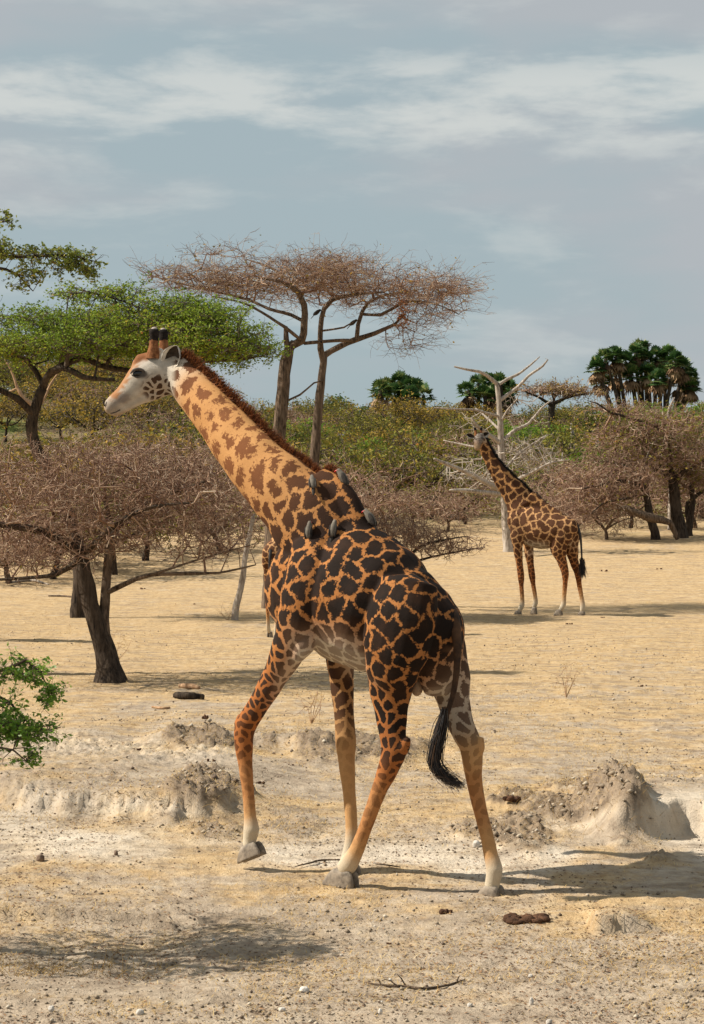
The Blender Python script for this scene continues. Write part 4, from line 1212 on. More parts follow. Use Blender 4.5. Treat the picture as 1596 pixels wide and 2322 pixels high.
def leaf_quads(C, size, rng, asp=0.55, up=0.0):
    n = len(C); a = rng.normal(0, 1, (n, 3)); a[:, 2] *= 0.6; a /= np.linalg.norm(a, axis=1, keepdims=True)
    b = rng.normal(0, 1, (n, 3)); b[:, 2] -= up; b -= a * (a * b).sum(1, keepdims=True); b /= np.linalg.norm(b, axis=1, keepdims=True)
    s = (size * rng.uniform(.6, 1.3, n))[:, None]
    a = a * s; b = b * s * asp
    V = np.stack([C - a, C - b * .9 + a * .1, C + a, C + b * .9 + a * .1], 1).reshape(-1, 3)
    F = np.arange(n * 4).reshape(-1, 4)
    return V, F


def cut_box(pts, keep): return pts if keep is None else pts[keep(pts)]


def make_tree(name, label, group, base, limbs, specs, seed, mats, seg=0.45, r_tip=0.006, twigs=2, twig_len=0.35, twig_r=0.004,
              leaves=0, leaf=0.05, leaf_spread=0.12, cat='tree', wpath=0.25, crook=0.12, bark_knob=0.25, leaf_asp=.55, up=0.35, sides=8,
              pts_extra=None, keep=None, limb_mats=None, leaf_bias=0.0, flat=.75):
    """limbs: list of (name, [points], [radii]); the first is the trunk. specs: crown ellipsoids."""
    rng = np.random.default_rng(seed)
    root = empty(name, base, label, cat, group)
    nodes, rads = [], []
    trunk = None
    for i, (nm, pts, rr) in enumerate(limbs):
        a, r = smooth_line(pts, rr, 0.22)
        V, F = tube(a, r, sides if i == 0 else max(5, sides - 2), bark_knob, i + seed)
        o = add_mesh(nm, mesh_np(nm, V, F, True), (limb_mats[i] if limb_mats and limb_mats[i] else mats[0]), root)
        k0 = len(a) // 3 if nm == 'trunk' else (len(a) // 5)
        nodes += [tuple(q) for q in a[k0:]]; rads += list(r[k0:])
    parts, rnd = [], []
    if specs is not None or pts_extra is not None:
        att = pick_attr(specs, rng) if specs else np.zeros((0, 3))
        if pts_extra is not None: att = np.concatenate([att, pts_extra])
        att = cut_box(att, keep)
        N, idx, pi, ra, rb = grow(np.array(nodes), np.array(rads), att, rng, seg, wpath, crook, r_tip)
        parts.append(edges_tubes(N[pi], N[idx], ra, rb, 4)); rnd.append(np.repeat(np.clip(rng.normal(.40, .2, len(idx)), 0, 1), 8))
        ends = N[idx]; dirs = N[idx] - N[pi]
        dirs /= np.maximum(np.linalg.norm(dirs, axis=1, keepdims=True), 1e-6)
        tip_pts = []
        lv = [(ends, dirs, twig_len, twig_r)]
        for gen in range(2 if twigs else 0):
            e, d, tl, tr = lv[-1]
            k = twigs if gen == 0 else 2
            E = np.repeat(e, k, 0); D = np.repeat(d, k, 0) + rng.normal(0, .75, (len(e) * k, 3)); D[:, 2] += up * .4
            D[:, 2] *= flat
            D /= np.linalg.norm(D, axis=1, keepdims=True)
            l = tl * rng.uniform(.4, 1.2, (len(E), 1))
            mid = E + D * l * .55; D2 = D + rng.normal(0, .45, D.shape); D2 /= np.linalg.norm(D2, axis=1, keepdims=True)
            tip = mid + D2 * l * .5
            rn = np.clip(rng.normal(.40, .27, len(E)), 0, 1)
            parts.append(edges_tubes(E, mid, tr, tr * .8)); rnd.append(np.repeat(rn, 6))
            parts.append(edges_tubes(mid, tip, tr * .8, tr * .45)); rnd.append(np.repeat(rn, 6))
            tip_pts += [mid, tip]
            lv.append((np.concatenate([mid, tip])[rng.random(len(mid) * 2) < .6], np.concatenate([D, D2])[:0] if False else None, tl * .6, tr * .75))
            e2 = np.concatenate([mid, tip]); d2 = np.concatenate([D, D2]); sel = rng.random(len(e2)) < .5
            lv[-1] = (e2[sel], d2[sel], tl * .6, tr * .78)
        if parts:
            # edges_tubes with 4 and 3 sides carry different vertex counts, both are quads
            V, F = merge(parts); me = mesh_np('twigs', V, F); fattr(me, 'rnd', np.concatenate(rnd))
            add_mesh('twigs', me, mats[1], root, 'stuff')
        if leaves and mats[2] is not None:
            src = np.concatenate(tip_pts) if tip_pts else ends
            c = src[rng.integers(0, len(src), leaves)]
            # clumps: some twigs carry many leaves, others none
            cl = 0.5 + 0.5 * np.sin(c[:, 0] * 3.1 + 2 * np.sin(c[:, 1] * 2.3)) * np.sin(c[:, 2] * 4.7 + c[:, 0])
            c = c[rng.random(len(c)) < .35 + .65 * cl]
            c = c + rng.normal(0, leaf_spread, c.shape) * np.array([1, 1, .55])
            V, F = leaf_quads(c, leaf, rng, leaf_asp)
            me = mesh_np('foliage', V, F)
            patch = 0.5 + 0.5 * np.sin(c[:, 0] * 1.3 + c[:, 2] * 2.1 + np.sin(c[:, 1]))
            fattr(me, 'rnd', np.repeat(np.clip(rng.normal(.42 + leaf_bias, .2, len(c)) + .22 * (patch - .5), 0, 1), 4))
            add_mesh('foliage', me, mats[2], root, 'stuff')
    return root


def pxl(pts, Y, dY=None):
    """outline points at depth Y (optionally with depth offsets)"""
    return [P(x, y, Y + (dY[i] if dY else 0)) for i, (x, y) in enumerate(pts)]


# ---- bare thorn tree with the black leaning trunk, left
YE = 31.6
b = G(247, 1545); YE = b.y
E_limbs = [('trunk', [b + Vector((0.03, 0, -.12)), b + Vector((-.02, 0, .25))] + pxl([(228, 1440), (205, 1370), (191, 1295), (186, 1252)], YE), [.33, .21, .165, .14, .115, .10]),
           ('limb', pxl([(238, 1455), (236, 1400), (240, 1330), (246, 1255), (250, 1190), (236, 1130)], YE, [0, .1, .2, .3, .4, .5]), [.11, .095, .08, .075, .055, .03]),
           ('limb', pxl([(188, 1262), (150, 1232), (105, 1205), (50, 1195), (-60, 1180)], YE, [0, -.1, -.2, -.3, -.5]), [.10, .09, .07, .06, .035]),
           ('limb', pxl([(190, 1270), (170, 1210), (155, 1160), (110, 1115)], YE, [0, .3, .6, .9]), [.075, .06, .045, .025]),
           ('limb', pxl([(238, 1345), (280, 1325), (340, 1303), (430, 1300), (500, 1298), (580, 1280)], YE, [.2, 0, -.3, -.5, -.6, -.6]), [.045, .04, .035, .028, .02, .01]),
           ('limb', pxl([(330, 1306), (390, 1288), (450, 1268), (580, 1232)], YE, [-.3, -.5, -.8, -1.0]), [.022, .018, .014, .008]),
           ('limb', pxl([(248, 1220), (300, 1160), (380, 1120), (470, 1090)], YE, [.4, .1, -.4, -.8]), [.05, .04, .028, .015]),
           ('limb', pxl([(188, 1265), (130, 1300), (60, 1310), (-40, 1315)], YE, [0, .5, .9, 1.2]), [.045, .04, .03, .02]),
           ('limb', pxl([(192, 1255), (260, 1190), (340, 1150), (440, 1140)], YE, [0, -.7, -1.3, -1.6]), [.05, .04, .03, .015])]
make_tree('thorn_tree', 'leafless thorn tree with a thick black leaning trunk and tangled brown crown', None, b, E_limbs,
          [(120, 1105, 340, 105, YE, 2.2, 1250), (430, 1125, 170, 100, YE, 1.9, 760), (60, 1240, 230, 62, YE, 1.6, 330), (320, 1050, 240, 60, YE, 1.8, 480), (480, 1235, 115, 45, YE - .6, .8, 130), (250, 1190, 160, 70, YE, 1.5, 300)],
          31, (M['bark_dark'], M['twig_brown'], None), seg=.28, r_tip=.0058, twigs=2, twig_len=.22, twig_r=.0050, crook=.16,
          limb_mats=[None, M['bark_brown']] + [None] * 2 + [M['bark_brown'], M['bark_brown']] + [None] * 3)

# ---- green flat-topped acacia behind the head
YC = 49.5; b = G(176, 1400); YC = b.y
C_limbs = [('trunk', [b + Vector((0, 0, -.15)), b + Vector((0, 0, .2))] + pxl([(180, 1290), (172, 1200), (120, 1090), (72, 985), (80, 925), (96, 880)], YC), [.22, .19, .16, .16, .15, .15, .14, .12]),
           ('limb', pxl([(76, 940), (40, 905), (-10, 880), (-90, 850)], YC, [0, -.4, -.8, -1.2]), [.11, .09, .07, .04]),
           ('limb', pxl([(96, 880), (115, 842), (150, 835), (190, 855), (260, 862)], YC, [0, -.4, -.8, -1, -1.2]), [.11, .09, .08, .07, .04]),
           ('limb', pxl([(110, 850), (180, 812), (240, 832), (310, 838), (420, 812), (500, 780)], YC, [0, .3, .6, .9, 1.1, 1.3]), [.10, .09, .08, .07, .05, .02]),
           ('limb', pxl([(98, 872), (60, 815), (0, 800), (-100, 780)], YC, [0, .5, 1, 1.5]), [.08, .07, .05, .03]),
           ('limb', pxl([(310, 838), (400, 832), (470, 818), (540, 814), (600, 806)], YC, [.9, .6, .2, -.2, -.4]), [.06, .06, .05, .04, .015]),
           ('limb', pxl([(240, 832), (270, 770), (330, 715), (300, 690), (200, 660)], YC, [.6, .3, 0, -.3, -.5]), [.05, .045, .035, .025, .012])]
make_tree('acacia_tree', 'broad green flat-topped acacia behind the walking giraffe\'s head', None, b, C_limbs,
          [(120, 792, 400, 24, YC, 2.8, 560), (330, 762, 300, 26, YC, 2.6, 420), (470, 796, 165, 24, YC, 2.2, 300), (250, 730, 270, 22, YC, 2.2, 330), (450, 722, 130, 22, YC, 1.5, 160), (360, 695, 130, 14, YC, 1.2, 80), (230, 668, 130, 16, YC, .7, 70), (-60, 760, 200, 50, YC, 2.2, 150)],
          32, (M['bark_dark'], M['twig_dark'], M['leaf_green']), seg=.4, r_tip=.008, twigs=2, twig_len=.38, twig_r=.007, leaves=90000, leaf=.041, leaf_spread=.07, flat=.45)

# ---- the tall leafless umbrella thorns in the middle: a thick forked one and a slender one
YD = 53.5; bd = on_ground(612, YD)
D1 = [('trunk', [bd + Vector((0, 0, -.15)), bd + Vector((.02, 0, .5))] + pxl([(626, 1060), (634, 960), (641, 890), (648, 820), (657, 790), (668, 776)], YD), [.30, .25, .20, .185, .175, .17, .14, .11]),
      ('limb', pxl([(655, 800), (649, 770), (648, 742), (640, 735)], YD), [.11, .085, .06, .02]),
      ('limb', pxl([(662, 784), (684, 772), (690, 735), (690, 690), (678, 664), (640, 640), (590, 630)], YD, [0, -.1, -.2, -.3, -.5, -.8, -1]), [.11, .11, .105, .095, .07, .05, .02]),
      ('limb', pxl([(688, 728), (660, 714), (610, 700), (575, 684), (520, 668), (440, 650), (330, 622)], YD, [-.2, 0, .2, .4, .6, .8, 1]), [.05, .05, .045, .04, .035, .025, .01]),
      ('limb', pxl([(690, 700), (665, 650), (620, 610), (560, 588)], YD, [-.3, .6, 1.4, 2]), [.055, .05, .035, .015]),
      ('limb', pxl([(640, 912), (680, 895), (712, 868), (735, 862)], YD), [.03, .028, .022, .015]),
      ('limb', pxl([(684, 772), (640, 738), (560, 690), (480, 672)], YD, [-.1, -.9, -1.5, -2]), [.05, .045, .03, .012])]
make_tree('umbrella_thorn', 'tall leafless umbrella thorn with a thick forked trunk and spreading crown', 'leafless umbrella thorns', bd, D1,
          [(560, 640, 245, 34, YD, 2.4, 400, -.06), (690, 615, 130, 38, YD, 2.0, 190), (480, 640, 170, 26, YD, 1.8, 150, -.1), (520, 575, 90, 10, YD, .8, 30)],
          33, (M['bark_brown'], M['twig_brown'], M['leaf_ochre']), seg=.45, r_tip=.0075, twigs=2, twig_len=.62, twig_r=.0058, flat=.40, leaves=700, leaf=.045)
bd2 = on_ground(706, YD + 1.2)
Y2 = YD + 1.2
D2 = [('trunk', [bd2 + Vector((0, 0, -.15)), bd2 + Vector((.02, 0, .5))] + pxl([(711, 1090), (715, 1010), (722, 920), (730, 850), (735, 805)], Y2), [.20, .165, .15, .14, .125, .115, .10]),
      ('limb', pxl([(733, 822), (727, 790), (727, 745), (735, 700), (752, 680), (800, 668), (870, 662)], Y2, [0, -.1, -.2, -.3, -.4, -.6, -.8]), [.09, .085, .075, .07, .06, .045, .02]),
      ('limb', pxl([(735, 806), (770, 785), (805, 770), (850, 755), (895, 735), (910, 720)], Y2, [0, .1, .2, .3, .3, .3]), [.09, .085, .08, .06, .045, .02]),
      ('limb', pxl([(808, 770), (812, 735), (822, 705), (833, 688), (870, 670), (960, 655)], Y2, [.2, .2, .3, .3, .5, .7]), [.07, .065, .06, .05, .035, .012]),
      ('limb', pxl([(824, 712), (862, 714), (890, 700), (930, 682), (990, 690), (1040, 712)], Y2, [.3, .1, -.1, -.3, -.5, -.7]), [.045, .045, .04, .03, .02, .01]),
      ('limb', pxl([(728, 750), (780, 742), (800, 730)], Y2, [-.2, -.6, -.9]), [.03, .025, .015]),
      ('limb', pxl([(690, 778), (760, 772), (805, 772)], Y2, [-.9, -.3, .2]), [.05, .045, .05])]
slender = make_tree('umbrella_thorn', 'slender leafless umbrella thorn, its crown drooping towards the palms', 'leafless umbrella thorns', bd2, D2,
          [(850, 655, 225, 42, Y2, 2.4, 370, .03), (960, 685, 115, 52, Y2, 1.8, 190), (760, 620, 130, 36, Y2, 2.0, 160), (920, 770, 50, 40, Y2, .8, 40), (1010, 650, 70, 24, Y2, 1.2, 60), (800, 600, 60, 18, Y2, 1.2, 30)],
          34, (M['bark_brown'], M['twig_brown'], M['leaf_ochre']), seg=.45, r_tip=.0075, twigs=2, twig_len=.62, twig_r=.0058, flat=.40, leaves=500, leaf=.045)
# birds and a clump of dry pods in the thorn tree
for (px, py, l) in ((721, 712, 'dark bird perched by the slender thorn\'s upright limb'), (803, 735, 'dark bird sitting on a broken stub in the thorn crown'), (912, 722, 'dark bird at the end of the thorn\'s lowest limb')):
    p = P(px, py, Y2 - .25 if px > 730 else YD + 1.0)
    oxpecker(p, Vector((.75, 0, .65)), Vector((-.5, -.3, .8)), l, 1.45, False, True, 'birds perched in the umbrella thorn')
rngp = np.random.default_rng(77)
pc = np.array(P(915, 700, Y2 - .6)) + rngp.normal(0, 1, (260, 3)) * np.array([.10, .12, .28])
V, F = leaf_quads(pc, .05, rngp, .35); me = mesh_np('seed_pods', V, F); fattr(me, 'rnd', np.repeat(rngp.random(len(pc)), 4))
add_mesh('seed_pods', me, mat_var('rusty pods', [(0, (.16, .05, .015)), (1, (.45, .17, .05))], .8, .2), slender, 'stuff')

# ---- leafy branches of the tree standing outside the frame, upper left
YB = 33.5; bb = on_ground(-330, YB)
top = [('trunk', [bb + Vector((0, 0, -.2)), bb + Vector((0, 0, .4))] + pxl([(-320, 1100), (-300, 850), (-280, 720)], YB), [.30, .25, .2, .17, .14]),
       ('limb', pxl([(-285, 740), (-200, 640), (-100, 590), (0, 582), (70, 582), (140, 578), (215, 592)], YB), [.11, .09, .07, .035, .026, .018, .008]),
       ('limb', pxl([(-200, 640), (-100, 615), (-20, 605), (40, 622), (75, 660)], YB, [0, .1, .2, .2, .2]), [.06, .05, .03, .02, .008]),
       ('limb', pxl([(-285, 740), (-200, 600), (-110, 520), (-30, 508), (30, 500)], YB, [0, .2, .3, .3, .3]), [.08, .07, .045, .02, .008]),
       ('limb', pxl([(-283, 730), (-340, 600), (-450, 540)], YB, [0, .6, 1]), [.08, .06, .03])]
make_tree('leafy_tree', 'leafy tree whose branch ends hang into view high above the plain', None, bb, top,
          [(60, 578, 130, 13, YB, .5, 70), (170, 585, 56, 15, YB, .35, 40), (65, 628, 38, 28, YB, .35, 34), (-5, 560, 20, 14, YB, .4, 12), (8, 500, 26, 7, YB, .25, 9), (200, 612, 22, 14, YB, .25, 14), (130, 606, 50, 10, YB, .35, 16), (-260, 560, 200, 80, YB, 1.8, 130)],
          35, (M['bark_dark'], M['twig_dark'], M['leaf_topleft']), seg=.22, r_tip=.005, twigs=2, twig_len=.15, twig_r=.0045, leaves=9000, leaf=.034, leaf_spread=.04, leaf_asp=.6)

# ---- shrub at the left edge, in front
YA = 12.9; ba = on_ground(-330, YA)
sh = [('trunk', [ba + Vector((0, 0, -.1)), ba + Vector((.05, 0, .3)), P(-300, 1760, YA), P(-260, 1640, YA)], [.075, .06, .05, .04]),
      ('stem', [P(-280, 1700, YA), P(-150, 1560, YA), P(-40, 1530, YA), P(20, 1515, YA), P(60, 1495, YA - .05), P(92, 1525, YA), P(122, 1585, YA + .05)], [.032, .026, .018, .013, .009, .006, .003]),
      ('stem', [P(-270, 1720, YA), P(-130, 1650, YA - .1), P(-20, 1640, YA - .1), P(60, 1650, YA - .1), P(110, 1655, YA - .1), P(138, 1648, YA - .1)], [.028, .022, .014, .009, .006, .003]),
      ('stem', [P(-150, 1560, YA), P(-40, 1560, YA + .1), P(20, 1590, YA + .1), P(58, 1630, YA + .1), P(82, 1672, YA + .1)], [.018, .013, .009, .006, .003]),
      ('stem', [P(-130, 1650, YA - .1), P(-30, 1690, YA - .2), P(30, 1700, YA - .2), P(60, 1725, YA - .2)], [.016, .011, .007, .003]),
      ('stem', [P(-280, 1700, YA), P(-330, 1500, YA + .2), P(-300, 1330, YA + .3), P(-240, 1230, YA + .3)], [.04, .032, .022, .01]),
      ('stem', [P(-280, 1680, YA), P(-420, 1500, YA - .3), P(-520, 1380, YA - .4)], [.035, .026, .012]),
      ('stem', [P(-280, 1680, YA), P(-250, 1480, YA - .5), P(-180, 1340, YA - .7)], [.035, .026, .012])]
make_tree('leafy_shrub', 'bright green leafy shrub reaching in over the dry ground', None, ba, sh,
          [(35, 1655, 95, 26, YA - .1, .22, 120), (55, 1525, 60, 28, YA, .18, 50), (108, 1580, 18, 42, YA, .12, 26), (10, 1600, 40, 20, YA + .1, .15, 20), (40, 1712, 60, 24, YA - .2, .2, 14), (-250, 1420, 200, 170, YA + .1, .95, 560), (-330, 1600, 230, 130, YA, .8, 330)],
          36, (M['bark_brown'], M['twig_dark'], M['leaf_shrub']), seg=.1, r_tip=.0024, twigs=2, twig_len=.075, twig_r=.0017, leaves=19000, leaf=.0185, leaf_spread=.016, cat='shrub', leaf_asp=.5,
          keep=lambda p: (p[:, 0] / p[:, 1] < -.179) | ((p[:, 2] < 1.88) & (p[:, 0] / p[:, 1] < -.1445)))

# ---- bleached dead tree behind the standing giraffe
YH = 78.0; bh = on_ground(1153, YH)
Hl = [('trunk', [bh + Vector((0, 0, -.2)), bh + Vector((0, 0, .15))] + pxl([(1146, 1160), (1138, 1050), (1134, 960), (1130, 900), (1126, 866)], YH), [.28, .23, .17, .14, .12, .10, .07]),
      ('branch', pxl([(1126, 870), (1102, 850), (1085, 842), (1060, 838), (1030, 831)], YH, [0, -.3, -.5, -.7, -.9]), [.085, .075, .06, .05, .03]),
      ('branch', pxl([(1130, 872), (1152, 858), (1175, 848), (1205, 825), (1224, 808)], YH, [0, .3, .5, .7, .9]), [.07, .06, .05, .04, .015]),
      ('branch', pxl([(1133, 908), (1155, 892), (1175, 877), (1198, 852), (1230, 830), (1242, 815), (1236, 812)], YH, [0, .1, .1, .2, .2, .2, .2]), [.085, .075, .065, .055, .045, .03, .01]),
      ('branch', pxl([(1136, 1006), (1109, 986), (1078, 963), (1069, 946)], YH, [0, -.4, -.8, -1]), [.10, .09, .07, .03]),
      ('branch', pxl([(1138, 1002), (1167, 975), (1198, 960), (1228, 925), (1252, 906)], YH, [0, .3, .6, .8, .9]), [.08, .07, .055, .045, .02]),
      ('branch', pxl([(1133, 975), (1102, 945), (1078, 925)], YH, [0, .6, 1]), [.055, .045, .02]),
      ('branch', pxl([(1132, 944), (1098, 935), (1075, 929), (1025, 927), (985, 924)], YH, [0, -.5, -.9, -1.4, -1.8]), [.055, .05, .045, .04, .02]),
      ('branch', pxl([(1140, 1110), (1109, 1098), (1059, 1071), (1013, 1052), (984, 1040)], YH, [0, -.6, -1.2, -1.8, -2.2]), [.11, .10, .085, .07, .04]),
      ('branch', pxl([(1142, 1122), (1117, 1118), (1059, 1112), (1020, 1111)], YH, [0, -1.0, -1.8, -2.3]), [.10, .09, .075, .04]),
      ('branch', pxl([(1140, 1105), (1171, 1088), (1213, 1067), (1252, 1048), (1290, 1043)], YH, [0, -.4, -.8, -1, -1.1]), [.085, .08, .065, .05, .02]),
      ('branch', pxl([(1138, 1075), (1160, 1045), (1190, 1018), (1225, 995), (1240, 985)], YH, [0, .5, .9, 1.2, 1.4]), [.06, .055, .045, .035, .015]),
      ('branch', pxl([(1134, 960), (1150, 930), (1172, 905), (1178, 890)], YH, [0, -.3, -.6, -.7]), [.04, .035, .025, .012]),
      ('branch', pxl([(1137, 1030), (1100, 1018), (1050, 1008), (1005, 998)], YH, [0, .6, 1.1, 1.5]), [.055, .05, .04, .02])]
make_tree('dead_tree', 'bleached white dead tree with bare upswept branches behind the standing giraffe', None, bh, Hl,
          [(1205, 1030, 75, 45, YH, 1.6, 120), (1080, 1070, 80, 40, YH, 1.8, 80), (1190, 930, 60, 50, YH, 1.2, 24), (1070, 960, 40, 40, YH, 1.0, 14)],
          37, (M['bark_pale'], M['twig_pale'], None), seg=.6, r_tip=.013, twigs=1, twig_len=.5, twig_r=.012, crook=.2, bark_knob=.2, sides=9)

# ---- trees along the right edge
YK = 85.0
bk = on_ground(1545, YK)
K1 = [('trunk', [bk + Vector((0, 0, -.2)), bk + Vector((-.05, 0, .3))] + pxl([(1532, 1150), (1527, 1100), (1521, 1070), (1517, 1035), (1519, 985)], YK), [.33, .28, .24, .21, .15, .12, .09]),
      ('limb', pxl([(1529, 1092), (1545, 1075), (1568, 1057), (1600, 1045), (1650, 1035)], YK, [0, -.3, -.6, -1, -1.3]), [.14, .13, .11, .09, .05]),
      ('limb', pxl([(1518, 1000), (1500, 975), (1468, 960), (1433, 949), (1402, 940), (1380, 933), (1353, 914), (1335, 909)], YK, [0, -.3, -.5, -.7, -.9, -1, -1.1, -1.2]), [.09, .085, .08, .07, .06, .05, .035, .015]),
      ('limb', pxl([(1519, 990), (1540, 970), (1560, 952), (1600, 946), (1650, 940)], YK, [0, .4, .7, 1, 1.2]), [.08, .07, .06, .05, .03]),
      ('limb', pxl([(1524, 1080), (1490, 1060), (1440, 1045), (1400, 1040)], YK, [0, .6, 1, 1.3]), [.07, .06, .045, .02])]
make_tree('thorn_tree', 'brown thorn tree with a long arching limb and dark trunk below the tall palms', None, bk, K1,
          [(1490, 975, 140, 48, YK, 3.0, 520), (1540, 1040, 100, 45, YK, 2.4, 260), (1420, 1010, 110, 45, YK, 2.2, 200), (1400, 930, 70, 16, YK, 1.5, 70)],
          38, (M['bark_dark'], M['twig_brown'], M['leaf_olive']), seg=.6, r_tip=.012, twigs=2, twig_len=.55, twig_r=.011, leaves=4200, leaf=.07)
bk = on_ground(1562, YK + 1)
K2 = [('trunk', [bk + Vector((0, 0, -.2)), bk + Vector((0, 0, .2))] + pxl([(1565, 1165), (1571, 1135), (1567, 1105), (1575, 1075)], YK + 1), [.2, .17, .15, .13, .11, .07]),
      ('limb', pxl([(1563, 1190), (1556, 1160), (1558, 1140), (1575, 1128)], YK + 1, [0, .1, .1, 0]), [.11, .1, .09, .05]),
      ('limb', pxl([(1570, 1130), (1600, 1110), (1640, 1095)], YK + 1), [.09, .07, .04]),
      ('limb', pxl([(1567, 1110), (1530, 1085), (1500, 1075)], YK + 1, [0, -.8, -1.3]), [.06, .05, .02])]
make_tree('thorn_tree', 'small forked thorn tree beside the arching thorn tree\'s trunk', None, bk, K2,
          [(1585, 1085, 85, 40, YK + 1, 2.0, 260)], 39, (M['bark_dark'], M['twig_brown'], M['leaf_olive']), seg=.5, r_tip=.012, twigs=2, twig_len=.5, twig_r=.011, leaves=1200, leaf=.07)
bk = on_ground(1485, YK - 1)
K3 = [('trunk', [bk + Vector((0, 0, -.2)), bk + Vector((-.03, 0, .3))] + pxl([(1473, 1170), (1466, 1128), (1458, 1100)], YK - 1), [.22, .19, .17, .15, .12]),
      ('limb', pxl([(1460, 1106), (1420, 1090), (1370, 1098), (1320, 1108)], YK - 1, [0, -.5, -.9, -1.2]), [.10, .085, .06, .03]),
      ('limb', pxl([(1459, 1100), (1440, 1070), (1400, 1050), (1350, 1045)], YK - 1, [0, .4, .8, 1.1]), [.09, .075, .05, .02]),
      ('limb', pxl([(1459, 1102), (1480, 1075), (1500, 1055)], YK - 1), [.07, .05, .02]),
      ('limb', pxl([(1464, 1120), (1420, 1130), (1370, 1140), (1340, 1165)], YK - 1, [0, -1, -1.6, -2]), [.06, .05, .04, .02])]
make_tree('thorn_tree', 'wide grey-brown thorn tree spreading low between the standing giraffe and the right-hand trunks', None, bk, K3,
          [(1390, 1085, 130, 50, YK - 1, 2.6, 620), (1350, 1125, 90, 34, YK - 1.5, 1.8, 240), (1450, 1050, 80, 30, YK, 1.8, 150)],
          40, (M['bark_dark'], M['twig_brown'], M['leaf_olive']), seg=.5, r_tip=.011, twigs=2, twig_len=.5, twig_r=.0105, leaves=900, leaf=.06)
pts, rr = smooth_line([P(1536, 1192, YK - 2), P(1501, 1179, YK - 2.3), P(1470, 1172, YK - 2.5), P(1441, 1161, YK - 2.5), P(1419, 1152, YK - 2.4), P(1400, 1153, YK - 2.2)], [.10, .16, .17, .14, .12, .05], .3)
pts[0].z = terrain(pts[0].x, pts[0].y) + .1
V, F = tube(pts, rr, 8, .3, 4)
tag(add_mesh('fallen_limb', mesh_np('fallen_limb', V, F, True), M['bark_brown']), 'thick broken limb slanting to the ground before the right-hand trunks', 'fallen limb')
wb = on_ground(1519, YK + 4)
make_tree('dead_sapling', 'thin white dead stem rising through the arching thorn tree', None, wb,
          [('trunk', [wb] + pxl([(1521, 1090), (1514, 1000), (1515, 950), (1517, 928), (1529, 901)], YK + 4), [.13, .12, .10, .085, .08, .025]),
           ('branch', pxl([(1514, 1003), (1535, 992), (1565, 983)], YK + 4), [.05, .045, .02]),
           ('branch', pxl([(1505, 990), (1480, 1005), (1470, 1025), (1463, 1045)], YK - 1), [.02, .035, .03, .02])], None, 41, (M['bark_pale'], M['twig_pale'], None), bark_knob=.2)

# ---- leaning dead pole behind the walker's chest and a pale forked stem, far left
bp = G(530, 1405)
pts, rr = smooth_line([bp + Vector((0, 0, -.1)), P(537, 1370, bp.y), P(549, 1320, bp.y), P(556, 1260, bp.y), P(566, 1215, bp.y), P(575, 1166, bp.y)], [.09, .085, .075, .065, .055, .045], .15)
V, F = tube(pts, rr, 8, .3, 9)
tag(add_mesh('dead_pole', mesh_np('dead_pole', V, F, True), M['bark_pale']), 'slim leaning dead trunk, pale on top, beside the striding giraffe\'s chest', 'dead trunk')
by = on_ground(72, 100)
make_tree('dead_sapling', 'bare tan forked stem in front of the ochre acacias below the green crown', None, by,
          [('trunk', [by] + pxl([(70, 1100), (76, 1005), (80, 960), (76, 920), (55, 905), (40, 880)], 100), [.17, .16, .15, .14, .12, .11, .09]),
           ('branch', pxl([(40, 882), (30, 850), (18, 825), (8, 812)], 100), [.09, .07, .05, .02]),
           ('branch', pxl([(80, 930), (100, 905), (115, 870), (140, 835)], 100), [.09, .07, .05, .02]),
           ('branch', pxl([(38, 880), (15, 890), (-20, 889)], 100), [.05, .04, .03])], None, 42, (M['bark_tan'], M['twig_pale'], None), bark_knob=.15)

# ---- low bare bush behind the walker's back
bn = on_ground(925, 50.5); YN = 50.5
make_tree('thorn_bush', 'low leafless thorn bush spreading beyond the walking giraffe\'s back', None, bn,
          [('trunk', [bn + Vector((0, 0, -.1)), bn + Vector((0, 0, .4))] + pxl([(925, 1320), (915, 1270)], YN), [.09, .08, .07, .05]),
           ('limb', pxl([(916, 1275), (950, 1240), (1000, 1225), (1060, 1215)], YN, [0, -.2, -.4, -.6]), [.045, .04, .03, .012]),
           ('limb', pxl([(918, 1280), (980, 1262), (1040, 1250), (1100, 1240)], YN, [0, .2, .4, .5]), [.035, .03, .02, .01]),
           ('limb', pxl([(916, 1275), (880, 1220), (860, 1180)], YN, [0, .3, .5]), [.04, .03, .015])],
          [(930, 1215, 90, 40, YN, 1.3, 260), (1010, 1235, 95, 28, YN, 1.1, 170), (870, 1190, 60, 30, YN, 1.0, 90)], 43, (M['bark_dark'], M['twig_brown'], None), seg=.25, r_tip=.007, twigs=2, twig_len=.28, twig_r=.006, cat='bush')

